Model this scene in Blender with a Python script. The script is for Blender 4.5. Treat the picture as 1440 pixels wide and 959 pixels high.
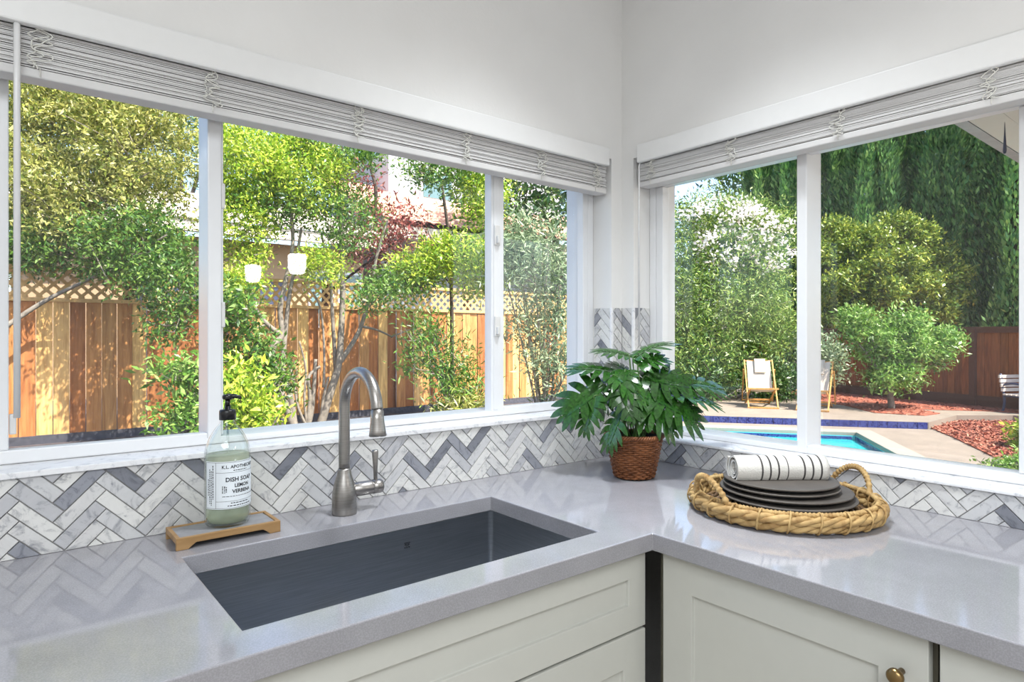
import bpy, bmesh, math, random
import numpy as np
from mathutils import Vector, Matrix
for o in list(bpy.data.objects): bpy.data.objects.remove(o)
SC = bpy.context.scene; COL = SC.collection
R_ = random.Random(7)
PI = math.pi
# ------------------------------------------------------------------ camera
F_PX, YAW, PPY = 896.43, 0.892485, 471.9
CAM = Vector((-1.714, -1.509, 1.3306))
FW = Vector((math.cos(YAW), math.sin(YAW), 0)); RT = Vector((math.sin(YAW), -math.cos(YAW), 0)); UP = Vector((0, 0, 1))
cd = bpy.data.cameras.new('camera'); cam = bpy.data.objects.new('camera', cd); COL.objects.link(cam)
cd.sensor_fit = 'HORIZONTAL'; cd.sensor_width = 36; cd.lens = 36 * F_PX / 1440
cd.shift_y = -(479.5 - PPY) / 1440; cd.clip_start = .02; cd.clip_end = 300
cam.matrix_world = Matrix.Translation(CAM) @ Matrix((RT, UP, -FW)).transposed().to_4x4()
SC.camera = cam
# ------------------------------------------------------------------ world, sun, room light, exposure
SC.view_settings.view_transform = 'Standard'; SC.view_settings.look = 'None'
SC.view_settings.gamma = 1; SC.view_settings.use_curve_mapping = False; SC.view_settings.exposure = 0.5
W = bpy.data.worlds.new('world'); SC.world = W; W.use_nodes = True
nt = W.node_tree; nt.nodes.clear()
sky = nt.nodes.new('ShaderNodeTexSky'); sky.sky_type = 'NISHITA'; sky.sun_disc = False
sky.sun_elevation = math.radians(52); sky.sun_rotation = math.radians(163); sky.air_density = 1.0; sky.dust_density = 1.5
bg = nt.nodes.new('ShaderNodeBackground'); bg.inputs[1].default_value = .34
wo = nt.nodes.new('ShaderNodeOutputWorld'); nt.links.new(sky.outputs[0], bg.inputs[0]); nt.links.new(bg.outputs[0], wo.inputs[0])
sl = bpy.data.lights.new('sun', 'SUN'); sun = bpy.data.objects.new('sun', sl); COL.objects.link(sun)
sl.energy = 9.0; sl.angle = math.radians(.6); sl.color = (1, .95, .86)
sun.rotation_euler = Vector((-.20, .66, -.95)).to_track_quat('-Z', 'Y').to_euler(); sun.location = (3, -8, 12)
def area(name, loc, sx, sy, e, col, rot=(0, 0, 0)):
    l = bpy.data.lights.new(name, 'AREA'); l.shape = 'RECTANGLE'; l.size = sx; l.size_y = sy; l.energy = e; l.color = col
    o = bpy.data.objects.new(name, l); COL.objects.link(o); o.location = loc; o.rotation_euler = rot
    return o
area('room_fill_light', (-2.85, -2.85, 2.70), 2.1, 2.1, 88, (.91, .96, 1))  # added fill for the whole room, out of view and without a fixture
area('counter_fill_light', (-.66, -.66, 2.72), .3, .3, 8.5, (.91, .96, 1)).data.spread = math.radians(88)  # added fill, narrowed to brighten the countertop and spare the upper walls
# ------------------------------------------------------------------ helpers
def lin(c): c /= 255.; return c / 12.92 if c <= .04045 else ((c + .055) / 1.055) ** 2.4
def C(r, g, b): return (lin(r), lin(g), lin(b), 1)
def dirpx(px, py): return FW + RT * ((px - 720) / F_PX) + UP * ((PPY - py) / F_PX)
def onp(px, py, ax, v):
    d = dirpx(px, py); return CAM + d * ((v - CAM[ax]) / d[ax])
def atd(px, py, dep): return CAM + dirpx(px, py) * dep
class NB:
    """small node-material builder"""
    def __init__(s, name):
        s.m = bpy.data.materials.new(name); s.m.use_nodes = True; s.t = s.m.node_tree; s.b = s.t.nodes['Principled BSDF']
        s.out = s.t.nodes['Material Output']
    def n(s, typ, **kw):
        x = s.t.nodes.new(typ)
        for k, v in kw.items(): setattr(x, k, v)
        return x
    def l(s, a, b): s.t.links.new(a, b)
    def coords(s, scale=(1, 1, 1), kind='Object'):
        tc = s.n('ShaderNodeTexCoord'); mp = s.n('ShaderNodeMapping'); mp.inputs['Scale'].default_value = scale
        s.l(tc.outputs[kind], mp.inputs[0]); return mp.outputs[0]
    def noise(s, vec, scale, detail=4, rough=.55, dist=0):
        x = s.n('ShaderNodeTexNoise'); x.inputs['Scale'].default_value = scale; x.inputs['Detail'].default_value = detail
        x.inputs['Roughness'].default_value = rough; x.inputs['Distortion'].default_value = dist
        if vec: s.l(vec, x.inputs['Vector'])
        return x.outputs['Fac']
    def ramp(s, fac, stops):
        x = s.n('ShaderNodeValToRGB'); e = x.color_ramp.elements
        e[0].position, e[0].color = stops[0]; e[1].position, e[1].color = stops[-1]
        for p, c in stops[1:-1]:
            k = e.new(p); k.color = c
        s.l(fac, x.inputs[0]); return x.outputs[0]
    def mix(s, fac, a, b, mode='MIX'):
        x = s.n('ShaderNodeMix', data_type='RGBA', blend_type=mode)
        for sock, v in ((x.inputs[0], fac), (x.inputs[6], a), (x.inputs[7], b)):
            if hasattr(v, 'links'): s.l(v, sock)
            else: sock.default_value = v
        return x.outputs[2]
    def bump(s, h, strength=.2, dist=.01):
        x = s.n('ShaderNodeBump'); x.inputs['Strength'].default_value = strength; x.inputs['Distance'].default_value = dist
        s.l(h, x.inputs['Height']); s.l(x.outputs[0], s.b.inputs['Normal'])
    def col(s, v):
        if hasattr(v, 'links'): s.l(v, s.b.inputs['Base Color'])
        else: s.b.inputs['Base Color'].default_value = v
    def pr(s, rough=.5, metal=0, spec=.5):
        s.b.inputs['Roughness'].default_value = rough; s.b.inputs['Metallic'].default_value = metal
        s.b.inputs['Specular IOR Level'].default_value = spec
    def objcol(s): return s.n('ShaderNodeObjectInfo').outputs['Color']
def plain(name, c, rough=.5, metal=0, spec=.5, var=.06, scale=30, bump=0):
    b = NB(name); b.pr(rough, metal, spec); v = b.coords(); f = b.noise(v, scale)
    d = tuple(x * (1 - var) for x in c[:3]) + (1,); e = tuple(min(1, x * (1 + var)) for x in c[:3]) + (1,)
    b.col(b.ramp(f, [(.3, d), (.7, e)]))
    if bump: b.bump(b.noise(v, scale * 4), bump, .004)
    return b.m
def M_wall():
    b = NB('painted_wall'); b.pr(.6, 0, .3); v = b.coords(); b.col(b.ramp(b.noise(v, 3), [(.3, C(226, 225, 223)), (.7, C(232, 231, 229))]))
    b.bump(b.noise(v, 90, 3), .12, .004); return b.m
def M_quartz():
    b = NB('grey_quartz'); b.pr(.07, 0, .75); v = b.coords()
    big = b.ramp(b.noise(v, 9, 6, .65), [(.3, C(142, 141, 145)), (.7, C(156, 155, 160))])
    sp = b.ramp(b.noise(v, 420, 2), [(.42, C(130, 128, 133)), (.62, C(168, 167, 172))])
    b.col(b.mix(.28, big, sp)); return b.m
def M_marble(name, tile):
    b = NB(name); b.pr(.3, 0, .4); v = b.coords(kind='Object')
    rnd = b.n('ShaderNodeObjectInfo').outputs['Random']
    tc = b.n('ShaderNodeTexCoord'); ad = b.n('ShaderNodeVectorMath', operation='ADD'); cx = b.n('ShaderNodeCombineXYZ')
    mul = b.n('ShaderNodeMath', operation='MULTIPLY'); mul.inputs[1].default_value = 9; b.l(rnd, mul.inputs[0])
    for i in range(3): b.l(mul.outputs[0], cx.inputs[i])
    b.l(tc.outputs['Object'], ad.inputs[0]); b.l(cx.outputs[0], ad.inputs[1])
    f = b.noise(ad.outputs[0], 22 if tile else 14, 8, .7, 2.2)
    if tile:
        vein = b.ramp(f, [(.3, (.40, .41, .45, 1)), (.47, (.92, .92, .92, 1)), (.75, (1, 1, 1, 1))])
        b.col(b.mix(1.0, b.objcol(), vein, 'MULTIPLY'))
    else:
        b.col(b.ramp(f, [(.3, C(170, 172, 178)), (.46, C(226, 226, 228)), (.8, C(240, 240, 240))]))
    return b.m
def M_wood(name, c1, c2, scale=(1, 1, .12), rough=.6, objcol=False, knots=True):
    b = NB(name); b.pr(rough, 0, .25); v = b.coords(scale)
    rnd = b.n('ShaderNodeObjectInfo').outputs['Random']; ad = b.n('ShaderNodeVectorMath', operation='ADD'); cx = b.n('ShaderNodeCombineXYZ')
    mul = b.n('ShaderNodeMath', operation='MULTIPLY'); mul.inputs[1].default_value = 13; b.l(rnd, mul.inputs[0]); b.l(mul.outputs[0], cx.inputs[0]); b.l(mul.outputs[0], cx.inputs[2])
    b.l(v, ad.inputs[0]); b.l(cx.outputs[0], ad.inputs[1])
    g = b.ramp(b.noise(ad.outputs[0], 28, 6, .6, .6), [(.28, c1), (.72, c2)])
    if knots:
        k = b.ramp(b.noise(ad.outputs[0], 3.2, 2, .5), [(.27, (.35, .3, .26, 1)), (.36, (1, 1, 1, 1))]); g = b.mix(1.0, g, k, 'MULTIPLY')
    if objcol: g = b.mix(1.0, g, b.objcol(), 'MULTIPLY')
    b.col(g); b.bump(b.noise(ad.outputs[0], 40, 4), .15, .004); return b.m
def M_leaf(name, cols, rough=.4, trans=.24, spec=.5):
    b = NB(name); t = b.t; t.nodes.remove(b.b)
    geo = b.n('ShaderNodeNewGeometry'); n = len(cols)
    c = b.ramp(geo.outputs['Random Per Island'], [(i / (n - 1), cols[i]) for i in range(n)])
    p = b.n('ShaderNodeBsdfPrincipled'); p.inputs['Roughness'].default_value = rough; p.inputs['Specular IOR Level'].default_value = spec
    tr = b.n('ShaderNodeBsdfTranslucent'); mx = b.n('ShaderNodeMixShader'); mx.inputs[0].default_value = trans
    b.l(c, p.inputs['Base Color']); b.l(c, tr.inputs[0]); b.l(p.outputs[0], mx.inputs[1]); b.l(tr.outputs[0], mx.inputs[2]); b.l(mx.outputs[0], b.out.inputs[0])
    return b.m
def M_glass(name, tint=(1, 1, 1, 1), refl=1.0, body=None, bodyfac=0):
    b = NB(name); b.t.nodes.remove(b.b)
    tr = b.n('ShaderNodeBsdfTransparent'); tr.inputs[0].default_value = tint
    gl = b.n('ShaderNodeBsdfGlossy'); gl.inputs['Roughness'].default_value = .0
    lw = b.n('ShaderNodeLayerWeight'); pw = b.n('ShaderNodeMath', operation='POWER'); pw.inputs[1].default_value = 4.5; b.l(lw.outputs['Facing'], pw.inputs[0])
    fr = b.n('ShaderNodeMath', operation='MULTIPLY_ADD'); fr.inputs[1].default_value = .7 * refl; fr.inputs[2].default_value = .02 * refl; b.l(pw.outputs[0], fr.inputs[0])
    mx = b.n('ShaderNodeMixShader'); b.l(fr.outputs[0], mx.inputs[0])
    if body:
        di = b.n('ShaderNodeBsdfDiffuse'); di.inputs[0].default_value = body
        m2 = b.n('ShaderNodeMixShader'); m2.inputs[0].default_value = bodyfac
        b.l(tr.outputs[0], m2.inputs[1]); b.l(di.outputs[0], m2.inputs[2]); b.l(m2.outputs[0], mx.inputs[1])
    else: b.l(tr.outputs[0], mx.inputs[1])
    b.l(gl.outputs[0], mx.inputs[2]); b.l(mx.outputs[0], b.out.inputs[0]); return b.m
def M_metal(name, c, rough=.3, aniso=0):
    b = NB(name); b.pr(rough, 1); v = b.coords((1, 1, 40) if aniso else (1, 1, 1))
    b.col(b.ramp(b.noise(v, 12, 4), [(.35, tuple(x * .82 for x in c[:3]) + (1,)), (.65, c)])); return b.m
MT = {}
MT['wall'] = M_wall(); MT['trim'] = plain('white_trim_paint', C(232, 232, 231), .35, var=.01)
MT['vinyl'] = plain('white_vinyl', C(228, 229, 231), .3, var=.01); MT['quartz'] = M_quartz()
MT['tile'] = M_marble('marble_tile', True); MT['sill'] = M_marble('white_marble_sill', False)
MT['grout'] = plain('grey_grout', C(150, 148, 147), .9, bump=.2, scale=60); MT['cab'] = plain('cream_cabinet_paint', C(192, 192, 185), .4, var=.01)
MT['dark'] = plain('painted_gap_shade', C(96, 92, 78), .6); MT['glass'] = M_glass('window_glass')  # cabinet bodies in a dark tone, the shade between the fronts painted in
MT['screen'] = M_glass('insect_screen_mesh', (.94, .94, .94, 1), .0, (.22, .22, .23, 1), .035)
MT['slat'] = plain('blind_slat', C(214, 213, 212), .5, var=.05, scale=4); MT['cord'] = plain('blind_cord', C(222, 221, 214), .8)
MT['wand'] = plain('tilt_wand_plastic', C(222, 222, 222), .25, var=.01); MT['latch'] = plain('latch_plastic', C(215, 214, 212), .35, var=.01)
MT['steel'] = M_metal('brushed_steel', (.46, .48, .51, 1), .3, 1); MT['nickel'] = M_metal('dark_brushed_nickel', (.37, .35, .33, 1), .35, 1)
MT['brass'] = M_metal('antique_brass', (.30, .20, .09, 1), .3); MT['black'] = plain('black_plastic', C(18, 18, 19), .3)
MT['bamboo'] = M_wood('bamboo_wood', C(140, 108, 70), C(174, 140, 98), (.12, 1, 1), .45, knots=False)
MT['stone'] = plain('grey_stone_inlay', C(140, 140, 143), .6, var=.12, scale=60)
MT['bglass'] = M_glass('bottle_glass', (.96, .98, .97, 1), 1.7)
MT['soap'] = M_glass('soap_liquid', (.93, .96, .88, 1), .4, C(218, 224, 200), .34)
MT['label'] = plain('paper_label', C(226, 232, 236), .7, var=.01); MT['ink'] = plain('label_ink', C(28, 30, 36), .7)
MT['wicker'] = M_wood('brown_wicker', C(74, 42, 26), C(142, 90, 56), (1, 1, 1), .45, knots=False)
MT['soil'] = plain('potting_soil', C(40, 30, 24), .95, var=.4, scale=80, bump=.6)
b = NB('glossy_plant_leaf'); b.pr(.2, 0, .6); b.col(b.mix(1.0, b.ramp(b.noise(b.coords(), 18), [(.3, C(26, 58, 22)), (.7, C(54, 98, 36))]), b.objcol(), 'MULTIPLY')); MT['pleaf'] = b.m
MT['stem'] = plain('green_stem', C(70, 104, 44), .4)
MT['straw'] = M_wood('braided_straw', C(132, 98, 56), C(204, 174, 120), (1, 1, 1), .6, knots=False)
MT['strawdark'] = M_wood('dark_woven_straw', C(58, 42, 30), C(142, 112, 78), (1, 1, 1), .4, knots=False)
MT['plate'] = plain('charcoal_stoneware', C(58, 61, 68), .16, var=.2, scale=50); MT['plate_rim'] = plain('stoneware_raw_edge', C(84, 78, 72), .6, var=.15)
MT['towel'] = None
SAPL = lambda *c: [C(*x) for x in c]
MT['bark'] = plain('grey_bark', C(128, 120, 108), .85, var=.35, scale=14, bump=.5); MT['bark_d'] = plain('dark_bark', C(74, 64, 54), .9, var=.35, scale=14, bump=.5)
MT['lf_yel'] = M_leaf('yellow_green_leaves', SAPL((84, 104, 38), (150, 160, 66), (220, 212, 122), (112, 130, 52), (240, 232, 164)))
MT['lf_lime'] = M_leaf('lime_leaves', SAPL((84, 128, 30), (154, 190, 48), (206, 216, 78), (108, 150, 38), (226, 226, 104)))
MT['lf_mid'] = M_leaf('mid_green_leaves', SAPL((42, 84, 30), (78, 122, 44), (118, 154, 60), (60, 98, 40), (150, 172, 84)))
MT['lf_dark'] = M_leaf('dark_green_leaves', SAPL((34, 66, 30), (62, 96, 48), (96, 126, 62), (44, 82, 44), (124, 142, 70)))
MT['lf_blue'] = M_leaf('blue_green_leaves', SAPL((66, 110, 92), (104, 142, 112), (140, 168, 122), (78, 118, 96)))
MT['lf_red'] = M_leaf('red_maple_leaves', SAPL((122, 54, 52), (164, 88, 84), (104, 62, 44), (182, 114, 102)))
MT['lf_grey'] = M_leaf('grey_green_leaves', SAPL((92, 116, 84), (138, 160, 118), (176, 190, 150), (72, 98, 66)))
MT['lf_olea'] = M_leaf('oleander_leaves', SAPL((54, 90, 34), (98, 134, 50), (158, 180, 86), (72, 110, 40), (186, 194, 108)))
MT['flower'] = M_leaf('white_blossom', SAPL((250, 240, 238), (255, 250, 248), (248, 226, 228)), .6, .3)
MT['lf_cyp'] = M_leaf('cypress_sprays', SAPL((44, 88, 46), (76, 124, 64), (120, 164, 84), (56, 104, 60), (156, 188, 104)), .7, .25)
MT['lf_loq'] = M_leaf('olive_green_leaves', SAPL((60, 94, 30), (126, 152, 52), (196, 202, 88), (84, 118, 38), (150, 170, 66)))
MT['lf_cit'] = M_leaf('citrus_leaves', SAPL((62, 106, 32), (112, 158, 54), (186, 210, 122), (82, 128, 40), (144, 184, 80)))
MT['fence_l'] = M_wood('redwood_board', C(158, 110, 68), C(216, 168, 112), (1, 1, .1), .75, True)
MT['fence_r'] = M_wood('stained_redwood_board', C(110, 62, 36), C(168, 106, 62), (1, 1, .1), .8, True)
MT['fence_p'] = plain('pale_cedar', C(214, 172, 112), .8, var=.15); MT['fence_dk'] = plain('dark_stained_timber', C(92, 56, 40), .8, var=.15)
MT['kick'] = plain('weathered_dark_kickboard', C(70, 70, 78), .85, var=.3)
MT['bed'] = plain('dark_garden_soil', C(74, 68, 70), .95, var=.45, scale=9, bump=.6)
MT['deck'] = plain('cream_patio_concrete', C(136, 124, 110), .8, var=.12, scale=3, bump=.1); MT['coping'] = plain('pale_pool_coping', C(156, 148, 134), .7, var=.06)
MT['mulch'] = plain('red_bark_mulch', C(150, 84, 62), .95, var=.4, scale=16, bump=.8); MT['chips'] = M_leaf('red_bark_chips', SAPL((120, 62, 46), (176, 104, 80), (96, 54, 42), (198, 134, 106)), .9, 0)
b = NB('pool_plaster'); b.pr(.6); b.col(C(96, 206, 204)); MT['plaster'] = b.m
b = NB('pool_water'); b.pr(.04, 0, .25); b.col(C(58, 196, 200)); b.b.inputs['Alpha'].default_value = .7; b.bump(b.noise(b.coords((1, 1, 1)), 2.2, 2), .25, .05); MT['water'] = b.m
b = NB('blue_glazed_tile'); b.pr(.2); b.col(b.mix(b.ramp(b.noise(b.coords(), 26, 3, .6, 1.5), [(.42, (0, 0, 0, 1)), (.5, (1, 1, 1, 1))]), C(20, 27, 86), C(64, 74, 136))); MT['btile'] = b.m
MT['stucco'] = plain('tan_stucco', C(176, 148, 116), .9, var=.05, bump=.2); MT['stucco2'] = plain('grey_stucco', C(168, 172, 178), .9, var=.05, bump=.2)
MT['rooft'] = M_wood('terracotta_roof', C(196, 128, 104), C(236, 190, 164), (1, 1, 1), .8, knots=False); MT['fascia'] = plain('cream_fascia', C(226, 214, 194), .6)
MT['wintint'] = plain('far_window_glass', C(96, 128, 132), .1); MT['ash'] = M_wood('oiled_ash', C(176, 124, 66), C(220, 168, 104), (1, 1, .2), .5, knots=False)
MT['canvas'] = plain('cream_canvas', C(192, 179, 162), .9, var=.04, bump=.15, scale=80); MT['terry'] = plain('beige_terry_towel', C(178, 166, 150), .95, var=.05, bump=.3)
MT['iron'] = plain('painted_cast_iron', C(60, 66, 92), .4); MT['benchw'] = M_wood('grey_bench_wood', C(190, 178, 166), C(226, 216, 204), (.1, 1, 1), .7, knots=False)
MT['gutter'] = M_metal('grey_gutter', (.42, .45, .5, 1), .5); MT['soffit'] = plain('white_soffit_paint', C(236, 234, 226), .7, var=.02)
MT['floor'] = M_wood('oak_floor', C(152, 144, 136), C(182, 174, 166), (.2, 1, 1), .4, knots=False)
# ---- geometry
def mesh(name, V, F, mat, parent=None, smooth=False, kind=None):
    me = bpy.data.meshes.new(name)
    off = Vector(parent.location) if (parent is not None and parent.type == 'EMPTY') else Vector((0, 0, 0))
    me.from_pydata([tuple(Vector(v) - off) for v in V], [], F); me.update()
    if smooth: me.polygons.foreach_set('use_smooth', [True] * len(me.polygons))
    if mat is not None: me.materials.append(mat)
    o = bpy.data.objects.new(name, me); COL.objects.link(o)
    if parent is not None: o.parent = parent
    if kind: o['kind'] = kind
    return o
def npmesh(name, V, F, mat, parent=None, kind=None):
    me = bpy.data.meshes.new(name); V = np.asarray(V, np.float32); F = np.asarray(F, np.int32)
    if parent is not None and parent.type == 'EMPTY': V = V - np.array(parent.location, np.float32)
    k = F.shape[1]; me.vertices.add(len(V)); me.vertices.foreach_set('co', V.ravel())
    me.loops.add(F.size); me.loops.foreach_set('vertex_index', F.ravel())
    me.polygons.add(len(F)); me.polygons.foreach_set('loop_start', np.arange(0, F.size, k, dtype=np.int32)); me.polygons.foreach_set('loop_total', np.full(len(F), k, np.int32))
    me.update(calc_edges=True); me.materials.append(mat)
    o = bpy.data.objects.new(name, me); COL.objects.link(o)
    if parent is not None: o.parent = parent
    if kind: o['kind'] = kind
    return o
def tag(o, label=None, cat=None, group=None, kind=None):
    if label: o['label'] = label
    if cat: o['category'] = cat
    if group: o['group'] = group
    if kind: o['kind'] = kind
    return o
def thing(name, label, cat, loc=(0, 0, 0), group=None):
    o = bpy.data.objects.new(name, None); COL.objects.link(o); o.location = loc; o.empty_display_size = .05
    return tag(o, label, cat, group)
def boxes(bl):
    V, F = [], []
    for x0, x1, y0, y1, z0, z1 in bl:
        n = len(V); V += [(x0, y0, z0), (x1, y0, z0), (x1, y1, z0), (x0, y1, z0), (x0, y0, z1), (x1, y0, z1), (x1, y1, z1), (x0, y1, z1)]
        F += [tuple(n + i for i in f) for f in ((0, 3, 2, 1), (4, 5, 6, 7), (0, 1, 5, 4), (1, 2, 6, 5), (2, 3, 7, 6), (3, 0, 4, 7))]
    return V, F
def bevel(o, w=.003, seg=2):
    m = o.modifiers.new('bevel', 'BEVEL'); m.width = w; m.segments = seg; m.limit_method = 'ANGLE'; m.angle_limit = math.radians(50); return o
def box(name, x0, x1, y0, y1, z0, z1, mat, parent=None, bev=.002):
    V, F = boxes([(min(x0, x1), max(x0, x1), min(y0, y1), max(y0, y1), min(z0, z1), max(z0, z1))]); o = mesh(name, V, F, mat, parent)
    if bev: bevel(o, bev)
    return o
def beam(P, Q, w, h, up=(0, 0, 1)):
    P, Q = Vector(P), Vector(Q); d = (Q - P).normalized(); s = d.cross(Vector(up))
    if s.length < 1e-4: s = d.cross(Vector((1, 0, 0)))
    s.normalize(); u = s.cross(d); V = []
    for B in (P, Q):
        for a, b in ((-1, -1), (1, -1), (1, 1), (-1, 1)): V.append(B + s * (a * w / 2) + u * (b * h / 2))
    return V, [(0, 1, 2, 3), (7, 6, 5, 4), (0, 4, 5, 1), (1, 5, 6, 2), (2, 6, 7, 3), (3, 7, 4, 0)]
def join(*parts):
    V, F = [], []
    for v, f in parts:
        n = len(V); V += list(v); F += [tuple(n + i for i in q) for q in f]
    return V, F
def lathe(prof, seg=32, c=(0, 0, 0), axis='Z'):
    V, F = [], []
    for r, z in prof:
        for k in range(seg):
            a = 2 * PI * k / seg; p = (r * math.cos(a), r * math.sin(a), z)
            if axis == 'X': p = (p[2], p[0], p[1])
            V.append((c[0] + p[0], c[1] + p[1], c[2] + p[2]))
    for i in range(len(prof) - 1):
        for k in range(seg):
            k2 = (k + 1) % seg; F.append((i * seg + k, i * seg + k2, (i + 1) * seg + k2, (i + 1) * seg + k))
    if prof[0][0] > 1e-6: F.append(tuple(range(seg))[::-1])
    if prof[-1][0] > 1e-6: F.append(tuple((len(prof) - 1) * seg + k for k in range(seg)))
    return V, F
def tube(pts, r, seg=7, closed=False):
    pts = [Vector(p) for p in pts]; n = len(pts); rr = r if hasattr(r, '__len__') else [r] * n
    V, F = [], []; T = []
    for i in range(n):
        a = pts[(i - 1) % n] if (closed or i > 0) else pts[0]; b = pts[(i + 1) % n] if (closed or i < n - 1) else pts[-1]
        d = b - a; T.append(d.normalized() if d.length > 1e-9 else Vector((0, 0, 1)))
    nrm = T[0].orthogonal().normalized()
    for i in range(n):
        nrm = nrm - T[i] * nrm.dot(T[i])
        nrm = nrm.normalized() if nrm.length > 1e-6 else T[i].orthogonal().normalized()
        bn = T[i].cross(nrm)
        for k in range(seg):
            a = 2 * PI * k / seg; V.append(pts[i] + (nrm * math.cos(a) + bn * math.sin(a)) * rr[i])
    for i in range(n if closed else n - 1):
        j = (i + 1) % n
        for k in range(seg):
            k2 = (k + 1) % seg; F.append((i * seg + k, i * seg + k2, j * seg + k2, j * seg + k))
    if not closed: F += [tuple(range(seg))[::-1], tuple((n - 1) * seg + k for k in range(seg))]
    return V, F
def smoothpath(P, k=6):
    P = [Vector(p) for p in P]; out = []
    for i in range(len(P) - 1):
        p0, p1, p2, p3 = P[max(i - 1, 0)], P[i], P[i + 1], P[min(i + 2, len(P) - 1)]
        for j in range(k):
            t = j / k; out.append(.5 * ((2 * p1) + (p2 - p0) * t + (2 * p0 - 5 * p1 + 4 * p2 - p3) * t * t + (3 * p1 - p0 - 3 * p2 + p3) * t ** 3))
    return out + [P[-1]]
def slab(poly, z0, z1):
    n = len(poly); V = [(x, y, z0) for x, y in poly] + [(x, y, z1) for x, y in poly]
    F = [tuple(range(n))[::-1], tuple(range(n, 2 * n))] + [(i, (i + 1) % n, n + (i + 1) % n, n + i) for i in range(n)]
    a = sum(poly[i][0] * poly[(i + 1) % n][1] - poly[(i + 1) % n][0] * poly[i][1] for i in range(n))
    if a < 0: F = [f[::-1] for f in F]
    return V, F
# ================================================================== room shell
OXL0, OXL1 = -1.80, -.054         # left window opening in x
ORY0, ORY1 = -1.175, -.053        # right window opening in y
ZT = 1.945; ZSL, ZSR = 1.065, .985
wl = mesh('wall_left', *boxes([(-5, OXL0, 0, .2, 0, 2.75), (OXL1, .2, 0, .2, 0, 2.75), (OXL0, OXL1, 0, .2, 0, ZSL), (OXL0, OXL1, 0, .2, ZT, 2.75)]), MT['wall']); tag(wl, kind='structure')
wr = mesh('wall_right', *boxes([(0, .2, -5, ORY0, 0, 2.75), (0, .2, ORY1, 0, 0, 2.75), (0, .2, ORY0, ORY1, 0, ZSR), (0, .2, ORY0, ORY1, ZT, 2.75)]), MT['wall']); tag(wr, kind='structure')
tag(mesh('wall_back', *boxes([(-5.2, .2, -5.2, -5, 0, 2.75)]), MT['wall']), kind='structure')
tag(mesh('wall_side', *boxes([(-5.2, -5, -5, .2, 0, 2.75)]), MT['wall']), kind='structure')
tag(mesh('floor', *boxes([(-5.2, .2, -5.2, .2, -.1, 0)]), MT['floor']), kind='structure')
tag(mesh('ceiling', *boxes([(-5.2, .2, -5.2, .2, 2.75, 2.85)]), MT['wall']), kind='structure')
# header trims above the blinds
tag(bevel(mesh('trim_1', *boxes([(-2.3, -.083, -.02, -.0005, 1.912, 1.974)]), MT['trim']), .004), kind='structure')
tag(bevel(mesh('trim_2', *boxes([(-.02, -.0005, -1.6, -.083, 1.92, 1.982)]), MT['trim']), .004), kind='structure')
# ---- herringbone marble tiles, each a piece of its wall
TL, TW, G = .0974, .0265, .0021
def clip(poly, u0, u1, v0, v1):
    for ax, val, sg in ((0, u0, 1), (0, u1, -1), (1, v0, 1), (1, v1, -1)):
        out = []
        for i in range(len(poly)):
            a, b_ = poly[i], poly[(i + 1) % len(poly)]; da, db = (a[ax] - val) * sg, (b_[ax] - val) * sg
            if da >= 0: out.append(a)
            if da * db < 0:
                t = da / (da - db); out.append((a[0] + (b_[0] - a[0]) * t, a[1] + (b_[1] - a[1]) * t))
        poly = out
        if len(poly) < 3: return []
    return poly
def area2(p): return abs(sum(p[i][0] * p[(i + 1) % len(p)][1] - p[(i + 1) % len(p)][0] * p[i][1] for i in range(len(p)))) / 2
TILE_TONES = [C(222, 221, 218)] * 5 + [C(212, 211, 210)] * 4 + [C(203, 203, 204)] * 3 + [C(190, 190, 193)] * 2 + [C(150, 152, 160), C(128, 130, 138)]
RT_ = random.Random(11)
def herring(parent, rect, phase, frame, th=.004):
    """frame(u, v, n) -> world point; u to the right as seen from the room, v up, n out of the wall"""
    u0, u1, v0, v1 = rect; s = 1 / math.sqrt(2); PU, PV = TL * math.sqrt(2), TW * math.sqrt(2); g = G / 2; cnt = 0
    for k in range(int((u0 - phase[0]) / PU) - 2, int((u1 - phase[0]) / PU) + 3):
        for j in range(int((v0 - phase[1]) / PV) - 4, int((v1 - phase[1]) / PV) + 5):
            fx, fy = phase[0] + k * PU, phase[1] + j * PV
            for kind in (0, 1):
                if kind == 0: o, a, b_ = (fx, fy), (s, -s), (s, s)                       # falling tile from its left corner
                else: o, a, b_ = (fx - TL * s, fy + PV - TL * s), (s, s), (s, -s)          # rising tile from its left corner
                def pt(p, q): return (o[0] + a[0] * p + b_[0] * q, o[1] + a[1] * p + b_[1] * q)
                poly = [pt(g, g), pt(TL - g, g), pt(TL - g, TW - g), pt(g, TW - g)]
                if kind == 1: poly = poly[::-1]
                poly = clip(poly, u0, u1, v0, v1)
                if len(poly) < 3 or area2(poly) < 1.2e-5: continue
                n = len(poly); cu, cv = sum(p[0] for p in poly) / n, sum(p[1] for p in poly) / n; V = []
                e = RT_.uniform(-.0004, .0004)
                for dep, ins in ((0, 0), (th - .0008 + e, 0), (th + e, .0011)):
                    for p in poly:
                        d = math.hypot(p[0] - cu, p[1] - cv) + 1e-9; f = max(.2, 1 - ins / d)
                        V.append(frame(cu + (p[0] - cu) * f, cv + (p[1] - cv) * f, dep))
                F = [tuple(range(2 * n, 3 * n))] + [(r * n + i, r * n + (i + 1) % n, (r + 1) * n + (i + 1) % n, (r + 1) * n + i) for r in (0, 1) for i in range(n)]
                t = mesh('tile', V, F, MT['tile'], parent); t.color = RT_.choice(TILE_TONES); cnt += 1
    return cnt
HL = (-1.564, 1.003); HR = (.944, .982)
ZJ = 1.427
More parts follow.
